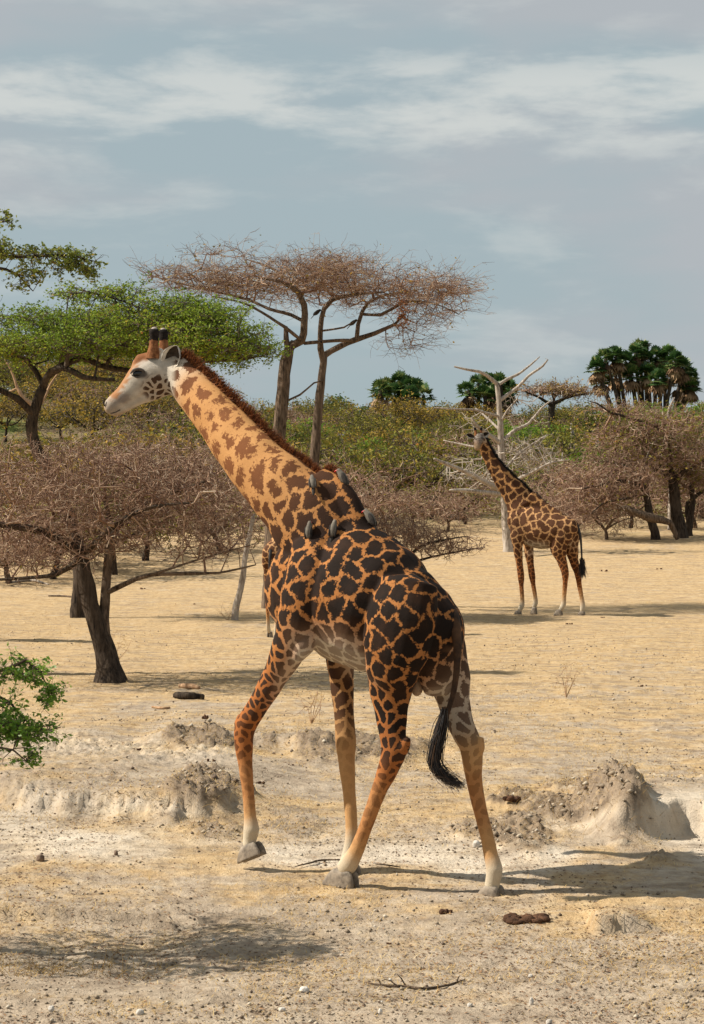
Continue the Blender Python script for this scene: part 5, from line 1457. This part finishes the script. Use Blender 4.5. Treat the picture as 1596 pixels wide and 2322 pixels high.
# ------------------------------------------------------------------ hillside bushes
def bush_proto(seed, w, h, mats, leaves, leaf, flat, trunkh, npts=130, twig_len=.5, twig_r=.014):
    """one flat-topped thorn bush around the origin"""
    rng = np.random.default_rng(seed)
    o = Vector((0, 0, 0)); limbs = []
    top = Vector((rng.normal(0, .15), rng.normal(0, .15), trunkh))
    limbs.append(('trunk', [Vector((0, 0, -.5)), Vector((0, 0, .1)), top * .5 + Vector((rng.normal(0, .08), 0, 0)), top], [.15, .12, .095, .08]))
    k = 5
    for i in range(k):
        a = 2 * math.pi * i / k + rng.uniform(-.4, .4); r = w * rng.uniform(.45, .75)
        e = Vector((math.cos(a) * r, math.sin(a) * r, h * rng.uniform(.6, .82)))
        m = top.lerp(e, .5) + Vector((0, 0, -.06 * h + rng.normal(0, .1)))
        limbs.append(('limb', [top * .85, m, e], [.075, .05, .02]))
    n = npts; q = rng.normal(0, 1, (n, 3)); q /= np.linalg.norm(q, axis=1, keepdims=True); q *= rng.random((n, 1)) ** .4
    pts = q * np.array([w, w, h * flat]); pts[:, 2] += h * (1 - flat) + .12 * h * np.sin(pts[:, 0] * 1.7) * np.cos(pts[:, 1] * 1.3)
    return make_tree('thorn_bush', 'x', None, o, limbs, None, seed, mats, seg=.6, r_tip=.014, twigs=2, twig_len=twig_len, twig_r=twig_r, leaves=leaves, leaf=leaf, leaf_spread=.16, cat='bush', pts_extra=pts, sides=6)

TW = M['twig_brown']; TD = M['twig_dark']
KINDS = [
    ('acacia_bush', 'green flat-topped acacia bush', (M['bark_dark'], TD, M['leaf_far']), dict(w=2.7, h=2.1, leaves=4200, leaf=.10, flat=.26, trunkh=.9)),
    ('acacia_bush', 'olive flat-topped acacia bush', (M['bark_dark'], TD, M['leaf_olive']), dict(w=2.7, h=2.8, leaves=3200, leaf=.09, flat=.30, trunkh=1.2)),
    ('acacia_bush', 'ochre yellow acacia bush', (M['bark_dark'], TD, M['leaf_ochre']), dict(w=2.7, h=2.7, leaves=3000, leaf=.085, flat=.28, trunkh=1.2)),
    ('thorn_bush', 'leafless brown thorn bush', (M['bark_brown'], TW, None), dict(w=2.4, h=2.2, leaves=0, leaf=.08, flat=.42, trunkh=.7, npts=190)),
    ('thorn_bush', 'sparse half-bare thorn bush', (M['bark_dark'], TW, M['leaf_olive']), dict(w=2.4, h=2.4, leaves=700, leaf=.08, flat=.40, trunkh=.8, npts=170)),
]
protos = []
for i, (nm, lab, mats, kw) in enumerate(KINDS):
    for v in range(2):
        p = bush_proto(100 + i * 10 + v, mats=mats, **kw); p.name = nm; protos.append((i, p))
rngb = np.random.default_rng(4)
placed = []
used = set()
def put_bush(x, y, kind, sc, where, lab=None):
    v = int(rngb.integers(0, 2)); p = protos[kind * 2 + v][1]
    nm, klab = KINDS[kind][:2]
    loc = Vector((x, y, terrain(x, y)))
    if p.name not in used:
        o = p; used.add(p.name); o.location = loc; o.rotation_euler = (0, 0, rngb.uniform(0, 6.28)); o.scale = (sc, sc, sc * rngb.uniform(.85, 1.15))
    else:
        o = copy_tree(p, loc, rngb.uniform(0, 6.28), sc); o.scale = (sc, sc, sc * rngb.uniform(.85, 1.15))
    pxx = CX + x / y * K
    near = ('below the broad green crown' if pxx < 330 else 'behind the walking giraffe\'s neck' if pxx < 620 else 'behind the slim umbrella thorn trunks' if pxx < 800 else
            'left of the bleached dead tree' if pxx < 1060 else 'behind the bleached dead tree' if pxx < 1290 else 'below the tall palm grove')
    size = 'small ' if sc < .9 else 'large ' if sc > 1.12 else ''
    o['label'] = lab or (size + klab + ' ' + where + ' ' + near); o['category'] = 'bush'; o['group'] = size + klab.replace('bush', 'bushes') + ' ' + where + ' ' + near
    placed.append((x, y)); return o
# hand-set ones: (px of centre, depth, kind, scale)
for (px, Y, kd, sc) in ((40, 72, 2, 1.25), (230, 78, 2, 1.35), (150, 92, 1, 1.4), (330, 96, 2, 1.4), (-60, 84, 1, 1.3), (120, 66, 4, 1.0), (260, 68, 1, .95), (20, 64, 3, .95),
                        (470, 108, 1, 1.3), (560, 100, 2, 1.2), (420, 90, 4, 1.1), (800, 104, 1, 1.25), (860, 112, 0, 1.1), (770, 92, 3, 1.15), (850, 95, 4, 1.15), (930, 99, 1, 1.0), (960, 108, 4, 1.1),
                        (1010, 118, 3, 1.3), (1080, 122, 3, 1.3), (960, 126, 3, 1.2), (880, 120, 2, 1.1), (1240, 104, 4, 1.1), (1300, 100, 3, 1.1), (1330, 94, 3, 1.0), (1270, 112, 1, 1.2), (1420, 100, 3, 1.3), (1520, 98, 3, 1.3),
                        (1590, 96, 4, 1.3), (1460, 108, 4, 1.3), (1360, 110, 0, 1.2), (680, 98, 3, 1.2), (620, 90, 4, 1.2), (560, 84, 3, 1.0), (1200, 90, 4, .85), (1255, 87, 3, .8), (1310, 86, 3, .75), (1375, 84, 3, .7), (1055, 92, 4, .8), (1015, 88, 3, .7), (940, 90, 4, .8), (880, 88, 3, .8), (1575, 90, 3, .9), (1430, 90, 4, .8), (500, 78, 4, 1.0), (330, 74, 4, 1.05), (180, 70, 3, 1.0)):
    put_bush((px - CX) / K * Y, Y, kd, sc, 'on the near slope')
for it in range(1500):
    Y = 96 + 96 * rngb.random() ** .85; x = rngb.uniform(-1, 1) * (Y * .19 + 2)
    if any((x - a) ** 2 + ((Y - c) * .75) ** 2 < (2.7 + .005 * Y) ** 2 for a, c in placed): continue
    px = CX + x / Y * K
    g = float(fbm(np.array([x * .05]), np.array([Y * .05]), 2, 77)[0]) + (.35 if Y > 150 else 0) + (.2 if px > 900 else -.1)
    if px < 450: kd = int(rngb.choice([1, 2, 2, 4]))
    elif g > .25: kd = int(rngb.choice([0, 0, 0, 1]))
    elif g > -.1: kd = int(rngb.choice([0, 1, 1, 2, 4]))
    else: kd = int(rngb.choice([1, 3, 3, 4]))
    put_bush(x, Y, kd, rngb.uniform(.75, 1.2), 'on the hillside' if Y < 150 else 'near the ridge')
    if len(placed) > 235: break
for i, p in protos:
    if p.name not in used:
        for ch in list(p.children): bpy.data.objects.remove(ch)
        bpy.data.objects.remove(p)

# flat acacia standing alone left of the palms, and a few dead stumps on the slope
bi = on_ground(1250, 150)
make_tree('acacia_tree', 'small umbrella acacia with a reddish flat crown standing between the dead tree and the palms', None, bi,
          [('trunk', [bi + Vector((0, 0, -.3)), P(1250, 985, 150), P(1250, 930, 150), P(1254, 912, 150)], [.36, .30, .25, .2]),
           ('limb', [P(1252, 920, 150), P(1220, 900, 149), P(1190, 888, 148.5)], [.15, .1, .04]), ('limb', [P(1254, 915, 150), P(1290, 900, 150), P(1340, 890, 150)], [.15, .11, .04]), ('limb', [P(1254, 915, 150), P(1256, 895, 151), P(1240, 882, 151)], [.12, .09, .04])],
          [(1255, 885, 75, 11, 150, 2.4, 220), (1310, 890, 50, 8, 150, 1.4, 80)], 51, (M['bark_dark'], M['twig_brown'], M['leaf_ochre']), seg=.8, r_tip=.02, twigs=2, twig_len=.6, twig_r=.018, leaves=1500, leaf=.09)
for (px, Y, y0, lab) in ((1300, 116, 960, 'slim grey dead stump with a broken top on the green slope'), (1360, 112, 985, 'short grey stump on the slope by the brown thorn')):
    q = on_ground(px, Y)
    pts, rr = smooth_line([q + Vector((0, 0, -.3)), q + Vector((0, 0, .8)), P(px - 3, (y0 + 1010) / 2, Y), P(px - 5, y0, Y)], [.22, .18, .14, .05], .4)
    V, F = tube(pts, rr, 8, .35, px); tag(add_mesh('dead_stump', mesh_np('dead_stump', V, F, True), M['bark_pale']), lab, 'stump')
q = on_ground(1000, 96); q2 = on_ground(1052, 94)
pts, rr = smooth_line([q2 + Vector((0, 0, .1)), P(1030, 1175, 95), P(1003, 1158, 96), P(975, 1132, 96.5)], [.26, .24, .2, .12], .4)
V, F = tube(pts, rr, 8, .3, 6); tag(add_mesh('leaning_trunk', mesh_np('leaning_trunk', V, F, True), M['bark_dark']), 'black trunk leaning to the ground under the olive bush left of the dead tree', 'trunk')
q = on_ground(978, 95)
V, F = tube([q + Vector((0, 0, -.2)), P(979, 1150, 95), P(977, 1128, 96)], [.11, .10, .09], 8, .2, 8); tag(add_mesh('tree_stump', mesh_np('tree_stump', V, F, True), M['bark_dark']), 'thin upright black trunk beside the leaning black trunk', 'trunk')
put_bush((955 - CX) / K * 96.5, 96.5, 1, 1.15, 'over the leaning black trunk', 'olive acacia bush growing over the leaning black trunk')

# ------------------------------------------------------------------ palms on the ridge
def palm_head_mesh(rng, n, R, droop, lo, hi, blades=11, w=.085):
    """fan leaves: a stalk and a fan of pointed blades"""
    Vs, Fs, rn = [], [], []; o = 0
    for i in range(n):
        az = rng.uniform(0, 6.283); el = math.radians(rng.uniform(lo, hi)); L = R * rng.uniform(.75, 1.1)
        d = Vector((math.cos(az) * math.cos(el), math.sin(az) * math.cos(el), math.sin(el)))
        s = d.cross(Vector((0, 0, 1))); s = s.normalized() if s.length > .05 else Vector((1, 0, 0)); u = s.cross(d)
        c = d * L * .5; c.z -= droop * L * .15
        q = rng.random()
        Vs += [tuple(s * .03), tuple(s * -.03), tuple(c - s * .025), tuple(c + s * .025)]; Fs.append((o, o + 1, o + 2, o + 3)); rn += [q * .5] * 4; o += 4
        for b in range(blades):
            a = (b / (blades - 1) - .5) * math.radians(200)
            e = d * math.cos(a) + s * math.sin(a); e = e + u * (.18 * math.cos(a) - .1); e.z -= droop * .35 * rng.uniform(.6, 1.3)
            e = e * (L * .52 * rng.uniform(.85, 1.1)); m = c + e * .55; t = c + e; t.z -= droop * .08 * L
            n_ = e.cross(u); n_ = n_.normalized() if n_.length > 1e-4 else s
            Vs += [tuple(c), tuple(m + n_ * w * L), tuple(t), tuple(m - n_ * w * L)]; Fs.append((o, o + 1, o + 2, o + 3)); o += 4
            rn += [min(1, max(0, q + rng.normal(0, .12)))] * 4
    return Vs, Fs, rn


def palm(name, label, group, base, heads, seed, R=1.5, skirt=True, n=34):
    rng = np.random.default_rng(seed)
    root = empty(name, base, label, 'palm tree', group)
    f = base.lerp(heads[0], .35); f.z = base.z + (heads[0].z - base.z) * .35
    for i, h in enumerate(heads):
        st = base + Vector((0, 0, -.3)) if i == 0 else f
        m = st.lerp(h, .55) + Vector((rng.normal(0, .12), rng.normal(0, .12), 0))
        pts, rr = smooth_line([st, m, h], [.26, .2, .17] if i == 0 else [.2, .18, .16], .5)
        V, F = tube(pts, rr, 8, .12, seed + i); add_mesh('trunk', mesh_np('trunk', V, F, True), M['bark_dark'], root)
        for (nm, mat, k, dr, lo, hi, RR) in (('crown', M['leaf_palm'], n, .35, -25, 85, R), ('dead_skirt', M['palm_dead'], n * 2 // 3, 1.4, -75, -25, R * .95)):
            if nm == 'dead_skirt' and not skirt: continue
            Vs, Fs, rn = palm_head_mesh(rng, k, RR, dr, lo, hi, 11 if nm == 'crown' else 8)
            V = np.array(Vs) + np.array(h); me = mesh_np(nm, V, np.array(Fs)); fattr(me, 'rnd', np.array(rn))
            add_mesh(nm, me, mat, root, 'stuff')
    return root


YP = 205
heads = [(1352, 826), (1372, 806), (1395, 800), (1362, 852), (1418, 812), (1440, 793), (1462, 806), (1488, 800), (1512, 796), (1530, 812), (1548, 826), (1562, 848), (1430, 842), (1470, 838), (1505, 840), (1540, 862), (1395, 842), (1452, 782), (1492, 852), (1565, 868)]
bases = [(1418, 905), (1420, 906), (1424, 905), (1415, 905), (1462, 908), (1464, 908), (1466, 908), (1478, 908), (1480, 909), (1494, 908), (1520, 908), (1524, 910), (1458, 908), (1476, 910), (1500, 910), (1526, 910), (1422, 907), (1465, 907), (1496, 910), (1530, 910)]
for i, (hh, bs) in enumerate(zip(heads, bases)):
    Y = YP + (i * 37 % 9) * .9
    palm('palm_tree', 'tall fan palm with a skirt of dry fronds in the grove on the ridge', 'palms of the tall grove on the ridge', on_ground(bs[0], Y), [P(hh[0], hh[1] + 8, Y)], 200 + i, 1.45)
for i, (px, py) in enumerate(((862, 880), (880, 872), (905, 862), (925, 872), (945, 878), (960, 890), (895, 890), (930, 895), (868, 898), (912, 880))):
    Y = 190 + (i * 5 % 7)
    palm('palm_tree', 'low dark fan palm in the thicket right of the leafless thorns', 'palms of the low thicket', on_ground(px, Y), [P(px, py + 6, Y)], 240 + i, 1.5, i % 3 == 0, 22)
for i, (px, py) in enumerate(((1062, 880), (1085, 866), (1110, 860), (1135, 866), (1155, 880), (1072, 895), (1120, 882), (1100, 892), (1145, 898))):
    Y = 178 + (i * 5 % 7)
    palm('palm_tree', 'low fan palm with some dry fronds behind the dead tree\'s crown', 'palms behind the dead tree', on_ground(px, Y), [P(px, py + 6, Y)], 270 + i, 1.35, i % 2 == 0, 22)
# round dark shrubs on the skyline
for i, (px, w, h, Y) in enumerate(((800, 2.4, 3.0, 185), (760, 2.0, 3.6, 190), (1000, 2.3, 2.6, 192), (1030, 2.0, 2.2, 190), (835, 2.0, 2.2, 188), (700, 2.4, 2.6, 190), (1180, 2.2, 2.4, 188), (1220, 2.0, 1.8, 190))):
    q = on_ground(px, Y); rng = np.random.default_rng(300 + i)
    pp = rng.normal(0, 1, (150, 3)); pp /= np.linalg.norm(pp, axis=1, keepdims=True); pp *= rng.random((150, 1)) ** .4
    pp = pp * np.array([w, w, h * .5]) + np.array(q) + np.array([0, 0, h * .55])
    make_tree('round_shrub', 'rounded dark green shrub on the skyline beside the low palms', 'round shrubs on the skyline', q, [('trunk', [q + Vector((0, 0, -.3)), q + Vector((0, 0, h * .3))], [.15, .1])], None, 300 + i,
              (M['bark_dark'], TD, mat_far if False else M['leaf_palm']), seg=.8, r_tip=.02, twigs=2, twig_len=.4, twig_r=.015, leaves=2600, leaf=.13, pts_extra=pp, cat='shrub', leaf_asp=.7, leaf_bias=.15)

# ------------------------------------------------------------------ ground cover and small things
rngg = np.random.default_rng(9)
def scatter(n, ylo, yhi, power=1.0):
    """points over the open ground, evenly dense in the picture"""
    inv = rngg.uniform(1 / yhi, 1 / ylo, n); y = 1 / inv
    x = rngg.uniform(-1, 1, n) * (y * .185 + .3); return x, y


def ground_stuff():
    # dry grass: patches of short bent blades
    x, y = scatter(150000, 9.8, 60)
    cov = fbm(x * .5 + 3, y * .5, 3, 81) + .55 * fbm(x * 2.2, y * 2, 2, 85)
    z, rough, pale = terrain_all(x, y)
    keep = rngg.random(len(x)) < np.clip(.28 + .75 * cov + .35 * rough - .35 * pale, .03, 1)
    x, y, z = x[keep], y[keep], z[keep]; n = len(x)
    az = rngg.uniform(0, 6.28, n); L = rngg.uniform(.025, .085, n) * (.7 + y * .018); el = rngg.uniform(.0, .75, n) ** 1.3
    w = .0011 * (1 + y * .06)
    p = np.stack([x, y, z - .004], 1)
    d = np.stack([np.cos(az) * np.cos(el), np.sin(az) * np.cos(el), np.sin(el)], 1)
    s = np.stack([-np.sin(az), np.cos(az), np.zeros(n)], 1) * w[:, None]
    m = p + d * (L * .6)[:, None]; t = p + d * L[:, None]; t[:, 2] -= L * .18
    t[:, 2] = np.maximum(t[:, 2], z + .002)
    V = np.stack([p - s, p + s, m + s * .9, m - s * .9, t], 1).reshape(-1, 3); o = np.arange(n) * 5
    F4 = np.stack([o, o + 1, o + 2, o + 3], 1); F3 = np.stack([o + 3, o + 2, o + 4], 1)
    me = mesh_np('dry_grass', V, [F4, F3]); fattr(me, 'rnd', np.repeat(np.clip(rngg.normal(.5, .25, n), 0, 1), 5))
    g = add_mesh('dry_grass', me, M['straw'], None, 'stuff'); tag(g, 'short dry yellow grass strewn over the dusty ground', 'grass')
    # leaf litter and bits of bark
    x, y = scatter(42000, 9.8, 52); z, rough, pale = terrain_all(x, y)
    keep = rngg.random(len(x)) < np.clip(.30 + .8 * fbm(x * .8, y * .7, 3, 91) + .5 * rough, .05, 1)
    x, y, z = x[keep], y[keep], z[keep]
    c = np.stack([x, y, z + .006], 1)
    V, F = leaf_quads(c, .012 * (1 + y * .022), rngg, .45); V[:, 2] = V[:, 2] * .35 + np.repeat(c[:, 2], 4) * .65
    me = mesh_np('leaf_litter', V, F); fattr(me, 'rnd', np.repeat(rngg.random(len(x)), 4))
    tag(add_mesh('leaf_litter', me, M['litter'], None, 'stuff'), 'scattered dark dead leaves and bark bits on the ground', 'litter')
    # soil crumbs
    x, y = scatter(30000, 9.8, 45); z, rough, pale = terrain_all(x, y)
    band = np.exp(-((y - 15.9) / .5) ** 2) * (x < .5) * .5
    keep = rngg.random(len(x)) < np.clip(.22 + .7 * fbm(x * 1.1, y * .9, 3, 95) + .9 * rough + band, .06, 1)
    x, y, z = x[keep], y[keep], z[keep]; rough = rough[keep]; n = len(x)
    s = (.0035 + .011 * rngg.random(n) ** 4.0) * (1 + .02 * y) * (1 + rough * 1.3)
    oct_ = np.array([[1, 0, 0], [0, 1, 0], [-1, 0, 0], [0, -1, 0], [0, 0, .8], [0, 0, -.6]], float)
    ring = oct_[None] * (1 + rngg.normal(0, .25, (n, 6, 1)))
    az = rngg.uniform(0, 6.28, n); ca, sa = np.cos(az)[:, None], np.sin(az)[:, None]
    rx = ring[:, :, 0] * ca - ring[:, :, 1] * sa; ry = ring[:, :, 0] * sa + ring[:, :, 1] * ca
    V = np.stack([rx, ry, ring[:, :, 2]], 2) * s[:, None, None] + np.stack([x, y, z + s * .35], 1)[:, None]
    f = np.array([[0, 1, 4], [1, 2, 4], [2, 3, 4], [3, 0, 4], [1, 0, 5], [2, 1, 5], [3, 2, 5], [0, 3, 5]])
    F = (f[None] + (np.arange(n) * 6)[:, None, None]).reshape(-1, 3)
    me = mesh_np('soil_crumbs', V.reshape(-1, 3), F); fattr(me, 'rnd', np.repeat(np.clip(rngg.normal(.45, .25, n), 0, 1), 6))
    tag(add_mesh('soil_crumbs', me, M['gravel'], None, 'stuff'), 'loose soil crumbs and grit scattered over the dusty ground', 'gravel')
    # clumps of taller straw on the crumbly heaps and ledges
    st, dr, ln = [], [], []
    for (cx, cy, rx, ry, s) in ROUGH_W + [(-1.55, 12.3, .5, .25, .9), (-2.1, 12.25, .3, .25, 1.0)]:
        k = int(170 * s)
        for i in range(k):
            a = rngg.uniform(0, 6.28); r = math.sqrt(rngg.random())
            xx, yy = cx + rx * r * math.cos(a), cy + ry * r * math.sin(a)
            st.append((xx, yy, terrain(xx, yy) - .01)); dr.append((rngg.normal(0, .6), rngg.normal(0, .6), 1)); ln.append(rngg.uniform(.05, .16))
    o = strands('straw_tufts', M['straw'], None, st, dr, ln, .0022, rngg, .8, 3, .35)
    tag(o, 'tufts of dry straw standing on the crumbly heaps', 'grass')
ground_stuff()


def rock(name, label, group, pos, sx, sy, sz, mat, seed, sink=.3, cat='stone', nu=14, nv=9):
    rng = np.random.default_rng(seed)
    V, F, T = ellipsoid(Vector((0, 0, 0)), Vector((1, 0, 0)), Vector((0, 1, 0)), Vector((0, 0, 1)), nu, nv)
    for i in range(len(V)):
        q = Vector(V[i]); k = 1 + .28 * mnoise.noise(q * 1.6 + Vector((seed * 3.1, 0, 0))) + .14 * mnoise.noise(q * 4 + Vector((0, seed * 1.7, 0)))
        V[i] = np.round(V[i] * k * 3.2) / 3.2 * .35 + V[i] * k * .65
    a = rng.uniform(0, 6.28); c, s = math.cos(a) * .4 + .6, math.sin(a) * .3
    V = V * np.array([sx, sy, sz])
    V = np.stack([V[:, 0] * c - V[:, 1] * s, V[:, 0] * s + V[:, 1] * c, V[:, 2]], 1) + np.array(pos) + np.array([0, 0, sz * (1 - sink) * .8])
    o = add_mesh(name, mesh_np(name, V, [np.array(F), np.array(T)], False), mat); tag(o, label, cat, group); return o


rk = [(92, 1945, .085, .034, 'stone_brown', 'round brown stone lying on the pale track'), (263, 1932, .062, .024, 'stone_brown', 'angular brown stone on the pale track right of the round one')]
for i, (px, py, s, h, m, lab) in enumerate(rk):
    rock('stone', lab, None, G(px, py + 6), s / 2, s / 2, h, M[m], 400 + i)
pale_px = [(117, 2290, .055), (317, 2297, .05), (862, 2297, .055), (1205, 2275, .07), (1245, 2320, .05), (485, 2130, .035), (545, 2255, .022), (1080, 1918, .10), (1203, 2213, .035), (640, 2290, .04), (690, 2247, .06), (1065, 2280, .04), (1340, 2300, .035), (1490, 1655, .04), (885, 2222, .03)]
for i, (px, py, s) in enumerate(pale_px):
    rock('pebble', 'small whitish stone lying loose on the bare ground', 'whitish stones on the bare ground', G(px, py + 2), s / 2, s / 2.4, s * .38, M['stone_pale'], 430 + i, .35)
n = 0
while n < 90:
    py = rngg.uniform(1900, 2300); px = rngg.uniform(0, 1596); s = rngg.uniform(.01, .022)
    g = fbm(np.array([px * .006]), np.array([py * .01]), 2, 99)[0]
    if rngg.random() > .45 + g: continue
    rock('pebble', 'tiny brown pebble on the track', 'tiny brown pebbles on the track', G(px, py), s / 2, s / 2, s * .35, M['stone_brown'] if rngg.random() < .7 else M['stone_pale'], 500 + n, .35, nu=8, nv=5); n += 1


def dung(pos, sx, sy, sz, k, seed, label, group=None):
    """cow-pat-like heap: overlapping flattened lumps fused in one mesh"""
    rng = np.random.default_rng(seed); parts4, parts3 = [], []; Vs = []; o = 0
    for i in range(k):
        c = Vector((rng.uniform(-.75, .75) * sx, rng.uniform(-.7, .7) * sy, rng.uniform(.1, .6) * sz))
        V, F, T = ellipsoid(Vector((0, 0, 0)), Vector((sx * rng.uniform(.16, .36), 0, 0)), Vector((0, sy * rng.uniform(.16, .36), 0)), Vector((0, 0, sz * rng.uniform(.35, .6))), 10, 6)
        for j in range(len(V)): V[j] *= 1 + .25 * mnoise.noise(Vector(V[j]) * 40 + Vector((i, seed, 0)))
        Vs.append(V + np.array(c)); parts4.append(np.array(F) + o); parts3.append(np.array(T) + o); o += len(V)
    V = np.concatenate(Vs); V = V + np.array(pos) + np.array([0, 0, -.15 * sz])
    ob = add_mesh('dung_pile', mesh_np('dung_pile', V, [np.concatenate(parts4), np.concatenate(parts3)], True), M['dung']); tag(ob, label, 'dung', group)
dung(G(1190, 2088), .17, .13, .05, 34, 1, 'large flat dark brown dung pat behind the giraffe\'s hind hoof')
dung(G(1012, 2070), .06, .05, .035, 14, 2, 'small dark dung pat left of the large one')
dung(G(1160, 1813), .10, .09, .05, 9, 3, 'blackish dung heap on the crumbly ground behind the giraffe')
dung(G(465, 1630), .055, .055, .06, 6, 4, 'round dark dung ball on the plain left of the lifted foreleg')
for i, (px, py, s) in enumerate(((325, 1335, .22), (210, 1330, .14), (440, 1370, .12), (1290, 1415, .16), (1165, 1510, .07), (1457, 1556, .13), (1365, 1400, .12), (1495, 1290, .2), (1370, 1295, .25), (660, 1735, .06), (590, 1775, .09), (480, 1725, .09), (310, 1700, .09), (265, 1930, .03), (1380, 2085, .04), (880, 2140, .04))):
    dung(G(px, py), s * .6, s * .5, s * .3, 5, 20 + i, 'small dark clump of dry dung scattered on the plain', 'dung clumps scattered on the plain')


def stick(name, label, px, rad, mat, lift=.012, twig=()):
    pts = [G(*p) + Vector((0, 0, lift + rad[i])) for i, p in enumerate(px)]
    a, r = smooth_line(pts, rad, .04); V, F = tube(a, r, 7, .25, len(px))
    parts = [(V, F)]
    for (i, dx, dz, l) in twig:
        q = a[int(i * (len(a) - 1))]; e = q + Vector((dx, .02, dz)) * l
        parts.append(tube([q, q.lerp(e, .5) + Vector((0, 0, .01)), e], [.005, .004, .002], 5))
    V, F = merge(parts)
    tag(add_mesh(name, mesh_np(name, V, F, True), mat), label, 'stick')
stick('fallen_stick', 'long thin forked dry stick lying on the foreground dirt', [(835, 2232), (880, 2238), (920, 2240), (960, 2245), (1010, 2238), (1055, 2222)], [.004, .007, .008, .008, .007, .003], M['bark_brown'], .004, ((.35, -.6, .8, .09), (.3, -1, .5, .08), (.15, -.5, .7, .05), (.9, .4, .8, .05)))
stick('fallen_stick', 'curved dry stick left of the giraffe\'s planted hooves', [(672, 1968), (700, 1962), (730, 1955), (772, 1954)], [.004, .007, .008, .006], M['bark_brown'])
stick('fallen_stick', 'short straight stick right of the planted hooves', [(852, 1963), (880, 1966), (908, 1970)], [.005, .006, .004], M['bark_brown'])
stick('fallen_log', 'short dark log lying beyond the lifted foreleg', [(398, 1582), (425, 1585), (460, 1585)], [.05, .06, .045], M['bark_dark'], -.01)
stick('fallen_log', 'pale rotten log on the shaded grass beyond the short dark log', [(408, 1558), (430, 1561), (452, 1562)], [.035, .05, .03], M['bark_tan'], -.01)
stick('fallen_log', 'flat pale bark strip in front of the short dark log', [(345, 1604), (368, 1608), (385, 1606)], [.015, .022, .015], M['bark_tan'], -.005)
stick('fallen_branch', 'grey dead branch lying behind the black leaning trunk', [(25, 1322), (70, 1318), (110, 1326)], [.03, .05, .02], M['bark_pale'], 0)
stick('fallen_branch', 'thin dead branch lying past the leaning pole', [(110, 1352), (145, 1353), (180, 1356)], [.02, .03, .015], M['bark_brown'], 0)

# dry twiggy weeds
def weed(px, py, h, label, seed, mat, green=False):
    g = G(px, py); rng = np.random.default_rng(seed)
    limbs = []
    for i in range(5):
        d = Vector((rng.normal(0, .5), rng.normal(0, .5), 1)).normalized()
        limbs.append(('stem', [g - Vector((0, 0, .02)), g + d * h * .5 + Vector((rng.normal(0, .03), 0, 0)), g + d * h], [.006, .004, .002]))
    pp = np.array(g) + np.array([0, 0, h * .6]) + rng.normal(0, 1, (26, 3)) * np.array([h * .32, h * .32, h * .25])
    pp = pp[pp[:, 2] > g.z + .1 * h]
    make_tree('dry_weed', label, None, g, limbs, None, seed, (M['bark_tan'], M['twig_brown'], M['grass_green'] if green else M['straw']), seg=h * .2, r_tip=.002, twigs=1, twig_len=h * .15, twig_r=.0016, leaves=160, leaf=.012, leaf_spread=.02, cat='weed', pts_extra=pp)
weed(1283, 1580, .42, 'pale dry weed standing alone on the plain right of the giraffe', 601, None)
weed(705, 1640, .42, 'bare twiggy weed between the giraffe\'s forelegs', 602, None)
weed(262, 1500, .5, 'bare twigs sprouting beside the black leaning trunk', 603, None)
weed(515, 1405, .45, 'green-tipped weed at the foot of the leaning pole', 604, None, True)
weed(1573, 1200, 1.3, 'upright green weed at the foot of the right-hand trunks', 605, None, True)
